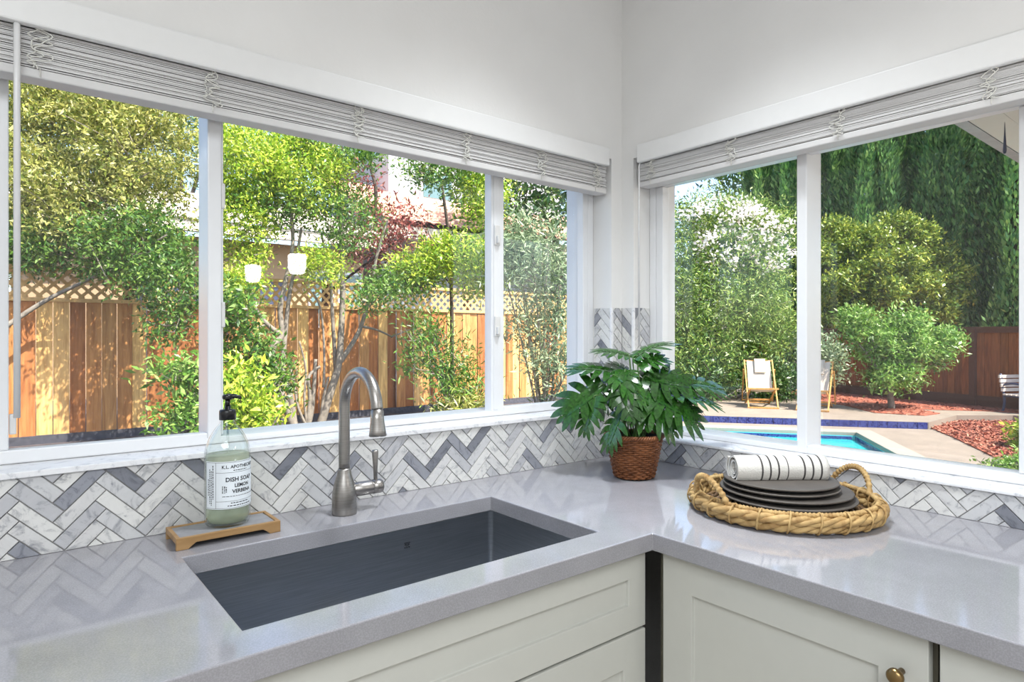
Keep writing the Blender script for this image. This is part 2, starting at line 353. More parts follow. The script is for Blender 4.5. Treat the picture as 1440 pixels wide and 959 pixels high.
bs1 = tag(mesh('trim_3', *boxes([(-2.4, -.0, -.0015, 0, .914, ZSL), (OXL1, 0, -.0015, 0, ZSL, ZJ)]), MT['grout']), kind='structure')
bs2 = tag(mesh('trim_4', *boxes([(-.0015, 0, -1.6, 0, .914, ZSR), (-.0015, 0, ORY1, 0, ZSR, ZJ)]), MT['grout']), kind='structure')
bs1.name = 'wall_backsplash_sink'; bs2.name = 'wall_backsplash_pool_side'
tag(bs1, label='grey grouted herringbone backsplash of marble tiles under the sink window'); tag(bs2, label='low grouted herringbone backsplash under the pool-side window')
fl = lambda u, v, n: (u, -.0015 - n, v); fr_ = lambda u, v, n: (-.0015 - n, -u, v)
herring(bs1, (-2.1, -.006, .9145, ZSL), HL, fl); herring(bs1, (OXL1 + .006, -.006, ZSL + .001, ZJ), HL, fl)
herring(bs2, (.006, 1.6, .9145, ZSR), HR, fr_); herring(bs2, (.006, -ORY1 - .006, ZSR + .001, ZJ), HR, fr_)
# tiled window jambs beside the corner
herring(bs1, (.006, .083, ZSL + .014, ZJ), (.02, 1.0), lambda u, v, n: (OXL1 - n, .085 - u, v))
herring(bs2, (.004, .083, ZSR + .014, ZJ), (.03, 1.0), lambda u, v, n: (u, ORY1 - n, v))
tag(box('trim_5', OXL1 - .006, OXL1 + .005, -.007, .004, ZSL + .0125, ZJ, MT['sill'], None, .003), kind='structure')
tag(box('trim_6', -.007, .004, ORY1 - .006, ORY1 + .005, ZSR + .0125, ZJ, MT['sill'], None, .003), kind='structure')
# ================================================================== windows
def window(name, label, P, lat0, lat1, zb, mem, panes):
    """P(l, d, z): l along the wall, d depth outward from the room face"""
    def bx(nm, l0, l1, d0, d1, z0, z1, mat, parent, bev=.003):
        a, b_ = P(l0, d0, z0), P(l1, d1, z1); return box(nm, a[0], b_[0], a[1], b_[1], a[2], b_[2], mat, parent, bev)
    l0, l1 = lat0, lat1; fr = .028
    rails = [(l0, l1, .085, .195, zb, zb + .016), (l0, l1, .085, .195, 1.905, ZT - .001), (l0, l0 + fr, .085, .195, zb + .016, 1.905), (l1 - fr, l1, .085, .195, zb + .016, 1.905)]
    bl = []
    for q in rails:
        a, b_ = P(q[0], q[2], q[4]), P(q[1], q[3], q[5]); bl.append((min(a[0], b_[0]), max(a[0], b_[0]), min(a[1], b_[1]), max(a[1], b_[1]), a[2], b_[2]))
    root = bevel(mesh(name, *boxes(bl), MT['vinyl']), .003); tag(root, label, kind='structure')
    for nm, a0, a1, d0, d1, z0, z1 in mem: bx(nm, a0, a1, d0, d1, z0, z1, MT['vinyl'], root)
    for nm, a0, a1, d, z0, z1, m in panes: bx(nm, a0, a1, d, d + .004, z0, z1, MT[m], root, 0)
    return root, bx
PL = lambda l, d, z: (l, d, z); PR = lambda l, d, z: (d, l, z)
zl = ZSL + .0125; zr = ZSR + .0075
e = .0006
memL = [('frame_rail', -1.7715, -1.336, .0842, .115, zl + .0005, 1.105), ('frame_rail', -1.7715, -1.336, .0842, .115, 1.842, 1.9045), ('frame_stile', -1.7715, -1.698, .0842, .115, 1.105, 1.842),
        ('mullion', -1.336, -1.306, .0842, .172, zl + .0005, 1.9045), ('glazing_bead', -1.306, -1.299, .094, .114, zl + .018, 1.848), ('fixed_rail', -1.306, -.513, .0842, .12, zl + .0005, zl + .0125), ('fixed_rail', -1.306, -.513, .0842, .12, 1.848, 1.9045),
        ('mullion', -.513, -.463, .0842, .12, zl + .0005, 1.9045), ('track_post', -.475, -.463, .1205, .172, zl + .0165, 1.9045), ('channel', -.505, -.488, .0815, .0842, zl + .02, 1.9), ('frame_rail', -.463, -.083, .0842, .115, zl + .0005, 1.105), ('frame_rail', -.463, -.083, .0842, .115, 1.842, 1.9045), ('frame_stile', -.108, -.083, .0842, .115, 1.105, 1.842),
        ('sash_stile', -.463, -.442, .14, .172, 1.09, 1.85)]
panL = [('pane', -1.77, -1.336, .158, zl + .02, 1.9, 'glass'), ('pane', -1.306, -.513, .106, zl + .0125, 1.848, 'glass'), ('pane', -.442, -.084, .155, 1.08, 1.9, 'glass'), ('insect_screen', -1.77, -1.337, .180, zl + .017, 1.9, 'screen')]
win1, bxL = window('window_1', 'three-panel white vinyl sliding window above the sink', PL, OXL0 + .001, OXL1 - .001, zl, memL, panL)
memR = [('frame_rail', -1.1455, -.6195, .0842, .115, zr + .0005, 1.018), ('frame_rail', -1.1455, -.6195, .0842, .115, 1.85, 1.9045), ('frame_stile', -1.1455, -1.105, .0842, .115, 1.018, 1.85),
        ('mullion', -.6195, -.5895, .0842, .172, zr + .0005, 1.9045), ('fixed_rail', -.5895, -.0835, .0842, .12, zr + .0005, 1.009), ('fixed_rail', -.5895, -.0835, .0842, .12, 1.85, 1.9045), ('fixed_stile', -.112, -.0835, .0842, .12, 1.009, 1.85)]
panR = [('pane', -1.145, -.62, .158, zr + .017, 1.9, 'glass'), ('pane', -.5895, -.112, .106, 1.009, 1.85, 'glass'), ('insect_screen', -1.145, -.62, .180, zr + .017, 1.9, 'screen')]
win2, bxR = window('window_2', 'two-panel white vinyl sliding window facing the pool', PR, ORY0 + .001, ORY1 - .001, zr, memR, panR)
for z in (1.645, 1.36):
    la = bxL('latch', -.506, -.484, .074, .0815, z - .032, z + .032, MT['latch'], win1, .003)
    bxL('latch_lever', -.502, -.493, .064, .0745, z - .026, z - .002, MT['latch'], la, .002)
for z in (1.66, 1.38): bxL('latch', -1.3055, -1.296, .088, .1055, z - .03, z + .03, MT['latch'], win1, .003)
bxL('pull_handle', -1.6975, -1.686, .09, .105, 1.135, 1.175, MT['latch'], win1, .002)
# marble sills (stools)
tag(bevel(mesh('trim_7', *boxes([(OXL0 - .03, OXL1 - .0005, -.012, 0, ZSL, ZSL + .012), (OXL0 + .0005, OXL1 - .0005, 0, .1, ZSL + .0003, ZSL + .012)]), MT['sill']), .0015), 'white veined marble sill above the sink backsplash', kind='structure')
tag(bevel(mesh('trim_8', *boxes([(-.012, 0, ORY0 - .03, ORY1 - .0005, ZSR, ZSR + .0075), (0, .1, ORY0 + .0005, ORY1 - .0005, ZSR + .0003, ZSR + .0075)]), MT['sill']), .0015), 'white veined marble sill under the pool-side window', kind='structure')
# ================================================================== blinds
def blind(label, P, a0, a1, zb, ztop, ladders, wand, seed):
    rr = random.Random(seed); root = thing('window_blind', label, 'blind', P((a0 + a1) / 2, .03, zb), 'raised window blinds')
    L = abs(a1 - a0); lo = min(a0, a1); hi = max(a0, a1)
    def bxx(nm, l0, l1, d0, d1, z0, z1, m, bev=.001):
        p, q = P(l0, d0, z0), P(l1, d1, z1); return box(nm, p[0], q[0], p[1], q[1], p[2], q[2], m, root, bev)
    bxx('bottom_rail', lo, hi, .006, .055, zb, zb + .018, MT['slat'], .003)
    bxx('headrail', lo + .002, hi - .002, .004, .058, ztop - .002, ZT - .001, MT['slat'], .002)
    n = 24; z = zb + .0195; step = (ztop - .004 - z) / n; proto = None
    p0 = [(-.024, 0), (-.012, .0012), (0, .0016), (.012, .0012), (.024, 0)]
    for i in range(n):
        if proto is None:
            V = []
            for l in (-L / 2 + .003, L / 2 - .003):
                for d, h in p0: V.append(P(l, d, h))
                for d, h in p0[::-1]: V.append(P(l, d, h - .0022))
            F = [tuple(range(10)), tuple(range(19, 9, -1))] + [(k, (k + 1) % 10, 10 + (k + 1) % 10, 10 + k) for k in range(10)]
            proto = bpy.data.meshes.new('slat'); proto.from_pydata([tuple(v) for v in V], [], F); proto.materials.append(MT['slat'])
        o = bpy.data.objects.new('slat', proto); COL.objects.link(o); o.parent = root
        w = P((lo + hi) / 2 + rr.uniform(-.002, .002), .031 + rr.uniform(-.0035, .0015), z + step * (i + .5) + rr.uniform(-.0005, .0005)); o.location = Vector(w) - root.location
        tilt = rr.uniform(-.03, .03)
        if P is PL: o.rotation_euler = (tilt, rr.uniform(-.0006, .0006), 0)
        else: o.rotation_euler = (rr.uniform(-.0006, .0006), tilt, 0)
    for la in ladders:
        parts = []; hw = .021
        for s in range(3):
            pts = []; zz = ztop; k = 0
            while zz > zb + .012:
                pts.append(P(la + rr.uniform(-hw, hw) * (1 if k % 2 else .9), .002 - rr.uniform(0, .006), zz)); zz -= rr.uniform(.003, .012); k += 1
            parts.append(tube(smoothpath(pts, 4), .0012, 5))
        parts.append(tube([P(la, .003, zb + .02), P(la, .002, zb + .002)], .0011, 5))
        mesh('ladder_cord', *join(*parts), MT['cord'], root, True)
    wx, z0, wr_ = wand
    wd = mesh('tilt_wand', *tube([P(wx, -.004, ztop + .004), P(wx, -.012, ztop - .02), P(wx, -.012, z0)], wr_, 8), MT['wand'], root, True)
    return root
blind('white slatted blind drawn up above the sink window', PL, -1.775, -.072, 1.822, 1.918, [-1.652, -1.345, -1.0, -.665, -.375, -.13], (-1.687, 1.178, .0055), 3)
blind('white slatted blind drawn up above the pool-side window', PR, -1.165, -.072, 1.842, 1.926, [-1.075, -.742, -.43, -.125], (-.088, 1.3, .003), 5)
# ================================================================== countertop, sink, cabinets
xs = [-2.9, -1.445, -.72, -.64, -.0005]; ys = [-2.6, -.648, -.568, -.188, -.0005]; ct0, ct1 = .877, .914
def incell(i, j):
    if not (0 <= i < 4 and 0 <= j < 4): return False
    xc, yc = (xs[i] + xs[i + 1]) / 2, (ys[j] + ys[j + 1]) / 2
    if yc < -.648 and xc < -.64: return False
    return not (-1.445 < xc < -.72 and -.568 < yc < -.188)
idx = {}; V = []; F = []
def vid(i, j, k):
    if (i, j, k) not in idx: idx[(i, j, k)] = len(V); V.append((xs[i], ys[j], (ct0, ct1)[k]))
    return idx[(i, j, k)]
for i in range(4):
    for j in range(4):
        if not incell(i, j): continue
        F.append((vid(i, j, 1), vid(i + 1, j, 1), vid(i + 1, j + 1, 1), vid(i, j + 1, 1))); F.append((vid(i, j, 0), vid(i, j + 1, 0), vid(i + 1, j + 1, 0), vid(i + 1, j, 0)))
        for di, dj, a, b_ in ((-1, 0, (i, j + 1), (i, j)), (1, 0, (i + 1, j), (i + 1, j + 1)), (0, -1, (i, j), (i + 1, j)), (0, 1, (i + 1, j + 1), (i, j + 1))):
            if not incell(i + di, j + dj): F.append((vid(*a, 0), vid(*b_, 0), vid(*b_, 1), vid(*a, 1)))
ctop = bevel(mesh('countertop', V, F, MT['quartz']), .0022); tag(ctop, 'L-shaped polished grey quartz countertop with sink cutout', 'countertop')
sk = thing('kitchen_sink', 'stainless steel undermount sink set into the grey countertop', 'sink', (-1.0825, -.378, .655))
def rrect(x0, x1, y0, y1, r, n=5):
    out = []
    for cx, cy, a0 in ((x1 - r, y1 - r, 0), (x0 + r, y1 - r, 90), (x0 + r, y0 + r, 180), (x1 - r, y0 + r, 270)):
        for k in range(n + 1): a = math.radians(a0 + 90 * k / n); out.append((cx + r * math.cos(a), cy + r * math.sin(a)))
    return out
def loft(loops, capA=False, capB=True):
    V, F = [], []; n = len(loops[0])
    for lp in loops: V += lp
    for i in range(len(loops) - 1):
        for k in range(n): F.append((i * n + k, i * n + (k + 1) % n, (i + 1) * n + (k + 1) % n, (i + 1) * n + k))
    if capA: F.append(tuple(range(n))[::-1])
    if capB: F.append(tuple((len(loops) - 1) * n + k for k in range(n)))
    return V, F
sx0, sx1, sy0, sy1 = -1.448, -.717, -.571, -.185
lp = []
for dx, z, r in ((.02, .8765, .02), (0, .8765, .012), (0, .672, .012), (-.004, .664, .012), (-.013, .66, .012)):
    lp.append([(x, y, z) for x, y in rrect(sx0 - dx, sx1 + dx, sy0 - dx, sy1 + dx, r)])
V, F = loft(lp); mesh('basin', V, [f[::-1] for f in F], MT['steel'], sk)
mesh('drain', *lathe([(.002, .6615), (.03, .6625), (.043, .665), (.045, .661), (.046, .6605)][::-1], 24, (-1.08, -.35, 0)), MT['nickel'], sk, True)
lg = thing
em = mesh('maker_mark', *boxes([(-.972, -.957, -.1865, -.1853, .842, .8436), (-.971, -.966, -.1865, -.1853, .838, .8403), (-.964, -.9585, -.1865, -.1853, .838, .8403), (-.968, -.9605, -.1865, -.1853, .835, .8362), (-.9715, -.969, -.1865, -.1853, .831, .8332), (-.9665, -.964, -.1865, -.1853, .8305, .8328), (-.961, -.958, -.1865, -.1853, .831, .8335)]), MT['ink'], sk)
def shaker(name, P, a0, a1, z0, z1, f, rail, mat, parent, th=.02):
    """P(l, d, z) with d measured out of the cabinet face into the room"""
    V, F = [], []; lo, hi = min(a0, a1), max(a0, a1)
    rings = [((lo, hi, z0, z1), 0), ((lo, hi, z0, z1), th), ((lo + rail, hi - rail, z0 + rail, z1 - rail), th), ((lo + rail, hi - rail, z0 + rail, z1 - rail), th - .009)]
    for (l, h, a, b_), d in rings:
        for q, z in ((l, a), (h, a), (h, b_), (l, b_)): V.append(P(q, f + d, z))
    for r in range(3):
        for k in range(4): F.append((r * 4 + k, r * 4 + (k + 1) % 4, (r + 1) * 4 + (k + 1) % 4, (r + 1) * 4 + k))
    F += [(3, 2, 1, 0), (12, 13, 14, 15)]
    o = mesh(name, V, F, mat, parent); me = o.data; bm = bmesh.new(); bm.from_mesh(me); bmesh.ops.recalc_face_normals(bm, faces=bm.faces); bm.to_mesh(me); bm.free()
    return bevel(o, .0015)
CL = lambda l, d, z: (l, -d, z); CR = lambda l, d, z: (-d, l, z)
cb = thing('sink_cabinet', 'cream shaker cabinet with drawer fronts below the sink', 'cabinet', (-1.05, -.3, 0))
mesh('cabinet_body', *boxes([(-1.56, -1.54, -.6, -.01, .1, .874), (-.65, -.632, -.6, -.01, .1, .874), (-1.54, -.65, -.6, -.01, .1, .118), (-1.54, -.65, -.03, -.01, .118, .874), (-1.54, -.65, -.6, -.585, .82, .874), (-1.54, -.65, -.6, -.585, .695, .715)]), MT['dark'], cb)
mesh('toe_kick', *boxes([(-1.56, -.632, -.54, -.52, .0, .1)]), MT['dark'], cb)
shaker('drawer_front', CL, -1.555, -.632, .71, .872, .603, .054, MT['cab'], cb); shaker('drawer_front', CL, -1.555, -.632, .415, .704, .603, .07, MT['cab'], cb); shaker('drawer_front', CL, -1.555, -.632, .112, .409, .603, .07, MT['cab'], cb)
cb2 = thing('base_cabinet', 'cream shaker base cabinet left of the sink drawers', 'cabinet', (-2.2, -.3, 0))
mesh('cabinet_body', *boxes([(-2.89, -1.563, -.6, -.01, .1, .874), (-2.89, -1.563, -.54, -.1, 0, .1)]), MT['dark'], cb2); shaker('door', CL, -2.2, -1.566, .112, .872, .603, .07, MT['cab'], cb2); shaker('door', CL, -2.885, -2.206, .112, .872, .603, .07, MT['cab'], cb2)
cr = thing('base_cabinet', 'cream shaker base cabinet with brass knob under the pool-side counter', 'cabinet', (-.3, -1.0, 0))
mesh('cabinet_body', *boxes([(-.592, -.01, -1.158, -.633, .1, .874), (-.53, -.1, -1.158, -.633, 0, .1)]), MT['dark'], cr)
dr = shaker('door', CR, -1.1525, -.656, .112, .872, .595, .072, MT['cab'], cr)
kn = lathe([(.005, 0), (.005, .016), (.009, .019), (.0125, .024), (.0125, .029), (.009, .033), (.001, .034)], 20); kv = [(-.6155 - v[2], -1.116 + v[0], .807 + v[1]) for v in kn[0]]
tag(mesh('knob', kv, kn[1], MT['brass'], dr, True), 'round antique brass knob'); dr.children[0].location = (0, 0, 0)
for v in dr.children[0].data.vertices: v.co -= cr.location
cr2 = thing('base_cabinet', 'cream shaker base cabinet beyond the one with the brass knob', 'cabinet', (-.3, -1.8, 0))
mesh('cabinet_body', *boxes([(-.592, -.01, -2.59, -1.161, .1, .874), (-.53, -.1, -2.59, -1.161, 0, .1)]), MT['dark'], cr2)
shaker('door', CR, -1.66, -1.167, .112, .872, .595, .072, MT['cab'], cr2); shaker('door', CR, -2.58, -1.666, .112, .872, .595, .072, MT['cab'], cr2)
# ================================================================== faucet
fx, fy = -1.083, -.1
fa = thing('kitchen_faucet', 'brushed dark nickel gooseneck faucet with pull-down spray head', 'faucet', (fx, fy, .9142))
mesh('base', *lathe([(.0285, .9142), (.0288, .918), (.0282, .945), (.0272, .965), (.0235, .985), (.0175, 1.003), (.0148, 1.016), (.0142, 1.02)], 36, (fx, fy, 0)), MT['nickel'], fa, True)
rr_ = .083; zc = 1.165
pts = [(fx, fy, 1.018), (fx, fy, 1.07), (fx, fy, 1.12)] + [(fx, fy - rr_ + rr_ * math.cos(a), zc + rr_ * math.sin(a)) for a in [PI * k / 20 * .97 for k in range(21)]]
mesh('spout', *tube(smoothpath(pts, 3), .0128, 20), MT['nickel'], fa, True)
end = Vector(pts[-1]); dn = Vector((0, -.06, -1)).normalized()
sp = [end + dn * t for t in (0, .003, .0035, .02, .045, .056, .0575)]
mesh('spray_head', *tube(sp, [.0125, .0125, .0136, .0142, .0172, .0188, .017], 24), MT['nickel'], fa, True)
mesh('lever_hub', *lathe([(.0165, -.01), (.0165, .056), (.0162, .058), (.0150, .0585), (.0150, .0595), (.0168, .060), (.0170, .08), (.015, .084), (.002, .085)], 28, (fx + .012, fy, .966), 'X'), MT['nickel'], fa, True)
mesh('lever', *tube([(fx + .08, fy, .978), (fx + .08, fy, 1.0), (fx + .079, fy, 1.05), (fx + .079, fy, 1.054)], [.0045, .005, .0078, .007], 16), MT['nickel'], fa, True)
# ================================================================== riser tray and soap bottle
rz0, rz1 = .9142, .937; rx0, rx1, ry0, ry1 = -1.447, -1.247, -.146, -.046
ri = thing('riser_tray', 'bamboo riser with grey stone inlay beside the sink', 'tray', ((rx0 + rx1) / 2, (ry0 + ry1) / 2, rz0))
def railx(y0, y1):      # long rail with cut-out feet
    pr = [(rx0, rz0), (rx0 + .022, rz0), (rx0 + .026, rz0 + .004), (rx0 + .036, rz0 + .011), (rx1 - .036, rz0 + .011), (rx1 - .026, rz0 + .004), (rx1 - .022, rz0), (rx1, rz0), (rx1, rz1 + .001), (rx0, rz1 + .001)]
    n = len(pr); V = [(x, y0, z) for x, z in pr] + [(x, y1, z) for x, z in pr]
    return V, [tuple(range(n)), tuple(range(2 * n - 1, n - 1, -1))] + [(i, n + i, n + (i + 1) % n, (i + 1) % n) for i in range(n)]
for y0 in (ry0, ry1 - .008): bevel(mesh('frame_rail', *railx(y0, y0 + .008), MT['bamboo'], ri), .001)
for x0 in (rx0, rx1 - .008): box('frame_end', x0, x0 + .008, ry0 + .0082, ry1 - .0082, rz0 + .012, rz1 + .001, MT['bamboo'], ri, .001)
box('stone_inlay', rx0 + .0082, rx1 - .0082, ry0 + .0082, ry1 - .0082, rz1 - .007, rz1 - .001, MT['stone'], ri, .001)
bx_, by_, bz = -1.338, -.088, rz1 - .0008
bo = thing('soap_bottle', 'clear pump bottle of pale green dish soap with printed paper label', 'bottle', (bx_, by_, bz))
prof = [(.004, .0), (.036, .0), (.042, .003), (.0445, .010), (.045, .02), (.045, .142), (.0445, .152), (.041, .168), (.034, .184), (.024, .2), (.0165, .209), (.0148, .212), (.0148, .222)]
mesh('glass_body', *lathe([(r, bz + z) for r, z in prof] + [(.0128, bz + .222), (.0128, bz + .21), (.0215, bz + .198), (.0315, bz + .182), (.0385, bz + .167), (.042, bz + .15), (.0425, bz + .02), (.0405, bz + .008), (.004, bz + .006)], 48, (bx_, by_, 0)), MT['bglass'], bo, True)
mesh('soap_liquid', *lathe([(.002, bz + .0065), (.0395, bz + .0085), (.0422, bz + .02), (.0422, bz + .146), (.002, bz + .1462)], 40, (bx_, by_, 0)), MT['soap'], bo, True)
mesh('collar', *lathe([(.0165, bz + .218), (.0165, bz + .236), (.015, bz + .2385), (.006, bz + .2395), (.0058, bz + .246), (.002, bz + .246)], 28, (bx_, by_, 0)), MT['black'], bo, True)
ph = [(bx_, by_, bz + .244), (bx_, by_, bz + .262)]
pump = join(tube(ph, .0052, 14), lathe([(.009, bz + .260), (.0105, bz + .263), (.0105, bz + .268), (.008, bz + .2705), (.001, bz + .271)], 20, (bx_, by_, 0)), tube([(bx_, by_, bz + .2655), (bx_ + .014, by_ - .004, bz + .2665), (bx_ + .022, by_ - .007, bz + .264), (bx_ + .025, by_ - .008, bz + .261)], [.006, .005, .0038, .003], 12))
mesh('pump_head', *pump, MT['black'], bo, True)
mesh('dip_tube', *tube([(bx_, by_, bz + .22), (bx_ + .002, by_, bz + .015)], .0025, 8), MT['bglass'], bo, True)
acam = math.atan2(CAM.y - by_, CAM.x - bx_); LR = .0453
LZ0, LZ1 = bz + .040, bz + .137
def lab(a, z, d=0): return (bx_ + (LR + d) * math.cos(a), by_ + (LR + d) * math.sin(a), z)
DEG = math.radians
def curved(a0, a1, z0, z1, d, n=None):
    n = n or max(2, int(abs(a1 - a0) / .06)); V = []; F = []
    for k in range(n + 1):
        a = a0 + (a1 - a0) * k / n; V += [lab(a, z0, d), lab(a, z1, d)]
    for k in range(n): F.append((2 * k, 2 * k + 2, 2 * k + 3, 2 * k + 1))
    return V, F
aL, aR = acam + DEG(-62), acam + DEG(110)
lb = mesh('paper_label', *curved(aL, aR, LZ0, LZ1, 0, 40), MT['label'], bo, True)
ink = []; zt = lambda y: LZ1 - (y - 645) / (707 - 645) * (LZ1 - LZ0)
lw = .0006
for y in (646.3, 659.5, 697.0, 705.8): ink.append(curved(aL + DEG(2) if y in (646.3, 705.8) else acam + DEG(-29), aR - DEG(2), zt(y) - lw / 2, zt(y) + lw / 2, .0002))
for a in (aL + DEG(2), acam + DEG(-29)): ink.append(curved(a - .007, a + .007, zt(705.8), zt(646.3), .0002, 2))
rl = random.Random(4)
def dashes(a0, a1, y, h):
    a = a0
    while a < a1:
        w = rl.uniform(.05, .16); ink.append(curved(a, min(a + w, a1), zt(y) - h / 2, zt(y) + h / 2, .0002, 3)); a += w + .03
dashes(acam + DEG(14), acam + DEG(52), 657, .0016); dashes(acam + DEG(-13), acam + DEG(82), 690.6, .0012); dashes(acam + DEG(8), acam + DEG(58), 699.5, .0018); dashes(acam + DEG(0), acam + DEG(66), 703, .0018)
for k, (da, y0, y1) in enumerate(((-52, 668, 690), (-47, 655, 700), (-42, 657, 702), (-37, 650, 694), (-12, 677, 686), (-7, 677, 686), (-3, 678, 685))):
    y = y0
    while y < y1:
        hh = rl.uniform(1, 3); ink.append(curved(acam + DEG(da) - .022, acam + DEG(da) + .022, zt(min(y + hh, y1)), zt(y), .0002, 2)); y += hh + .9
mesh('label_print', *join(*ink), MT['ink'], lb)
for v in lb.children[0].data.vertices: v.co -= bo.location
def text_on_label(s, acen, y, size, squeeze=1.0, bold=.0):
    cu = bpy.data.curves.new('t', 'FONT'); cu.body = s; cu.size = size; cu.align_x = 'CENTER'; cu.align_y = 'CENTER'; cu.offset = bold; cu.resolution_u = 2
    ob = bpy.data.objects.new('t', cu); COL.objects.link(ob); bpy.context.view_layer.update()
    me = bpy.data.meshes.new_from_object(ob.evaluated_get(bpy.context.evaluated_depsgraph_get())); bpy.data.objects.remove(ob)
    bm = bmesh.new(); bm.from_mesh(me); bmesh.ops.triangulate(bm, faces=bm.faces); bm.to_mesh(me); bm.free()
    for v in me.vertices:
        p = lab(acam + DEG(acen) + v.co.x * squeeze / LR, zt(y) + v.co.y, .0003); v.co = Vector(p) - bo.location
    me.materials.append(MT['ink']); o = bpy.data.objects.new('lettering', me); COL.objects.link(o); o.parent = lb
text_on_label('K.L. APOTHECARY', 33, 652.3, .0092, .98, .0002)
text_on_label('DISH SOAP', 32, 669, .0122, .98, .0003)
text_on_label('LEMON', 38, 677.2, .0102, .98, .0003)
text_on_label('VERBENA', 38, 684.6, .0102, .98, .0003)
# ================================================================== potted plant in a basket
px_, py_ = -.255, -.272; pz = .9142
pp = thing('potted_plant', 'dark green split-leaf philodendron in a brown wicker basket', 'plant', (px_, py_, pz))
def prad(t): return .056 + .024 * t
wv = []; rows = 19; st = 30
for i in range(rows):
    t = (i + .5) / rows; z = pz + .004 + t * .114; r0 = prad(t); ph_ = (i % 2) * PI
    wv.append(tube([(px_ + (r0 + .0026 * math.sin(st / 2 * a + ph_)) * math.cos(a), py_ + (r0 + .0026 * math.sin(st / 2 * a + ph_)) * math.sin(a), z + .0008 * math.sin(5 * a + i)) for a in [2 * PI * k / 120 for k in range(120)]], .0033, 6, True))
bk = mesh('basket_weave', *join(*wv), MT['wicker'], pp, True)
for k in range(st):
    a = 2 * PI * (k + .5) / st; mesh('stake', *tube([(px_ + prad(t) * math.cos(a), py_ + prad(t) * math.sin(a), pz + .003 + t * .119) for t in (0, .5, 1)], .0026, 5), MT['wicker'], bk, True)
for c in bk.children:
    for v in c.data.vertices: v.co -= pp.location
rim = []
for s in range(3):
    rim.append(tube([(px_ + (.0815 + .004 * math.cos(22 * a + s * 2.1)) * math.cos(a), py_ + (.0815 + .004 * math.cos(22 * a + s * 2.1)) * math.sin(a), pz + .1235 + .004 * math.sin(22 * a + s * 2.1)) for a in [2 * PI * k / 220 for k in range(220)]], .0036, 6, True))
mesh('rim_braid', *join(*rim), MT['wicker'], pp, True)
mesh('liner', *lathe([(.002, pz + .0005), (.0535, pz + .0005), (.0765, pz + .121), (.0745, pz + .121), (.0715, pz + .106), (.002, pz + .106)], 40, (px_, py_, 0)), MT['soil'], pp, True)
def leaf_geo(n, rg):
    """lobed leaf of unit length along +y in the xy plane"""
    V, F = [], []
    def strip(rows_):
        b0 = len(V)
        for r in rows_: V.extend(r)
        for i in range(len(rows_) - 1):
            for k in range(2): q = b0 + i * 3 + k; F.append((q, q + 1, q + 4, q + 3))
    def zf(x, y): return .20 * abs(x) - .30 * x * x * 1.8
    rows_ = []
    for i in range(9):
        t = i / 8; w = .115 * math.sin(PI * min(1, .16 + .84 * t)) ** .6 + .012; rows_.append([(-w, t * .93, zf(w, 0)), (0, t * .93, -.012), (w, t * .93, zf(w, 0))])
    strip(rows_)
    for s in (-1, 1):
        for i in range(n):
            t = (i + .4) / n; y0 = .05 + .80 * t; ang = DEG(118 - 78 * t + rg.uniform(-5, 5)); ln = (.26 + .26 * math.sin(PI * (t * .8 + .15))) * rg.uniform(.88, 1.1); wb = .80 / n * .5
            x, y = 0.03, y0; rows_ = []; a = ang
            for k in range(6):
                q = k / 5; w = wb * (1, 1.06, 1.12, 1.05, .8, .12)[k]
                dx, dy = math.sin(a), math.cos(a); cx, cy = -math.cos(a), math.sin(a)
                rows_.append([(s * (x + cx * w), y + cy * w, zf(x, y) - .02 * q), (s * x, y, zf(x, y) - .012), (s * (x - cx * w), y - cy * w, zf(x, y) - .02 * q)])
                x += dx * ln / 5; y += dy * ln / 5; a -= .10
            if s < 0: rows_ = [r[::-1] for r in rows_]
            strip(rows_)
    strip([[(-.05 * w, .9 + .14 * q, 0), (0, .9 + .14 * q, -.01), (.05 * w, .9 + .14 * q, 0)] for q, w in ((0, 1.2), (.4, 1.25), (.75, .9), (1, .1))])
    return V, F
rp = random.Random(21); leaf_meshes = []
for k in range(5):
    V, F = leaf_geo(6, rp); me = bpy.data.meshes.new('leaf'); bend = (.25, .4, .55, .3, .45)[k]
    me.from_pydata([(x, y, z - bend * y * y) for x, y, z in V], [], F); me.materials.append(MT['pleaf']); me.polygons.foreach_set('use_smooth', [True] * len(me.polygons)); leaf_meshes.append(me)
D0 = (Vector((px_, py_, 0)) - Vector((CAM.x, CAM.y, 0))).dot(FW)
soil_top = Vector((px_, py_, pz + .106))
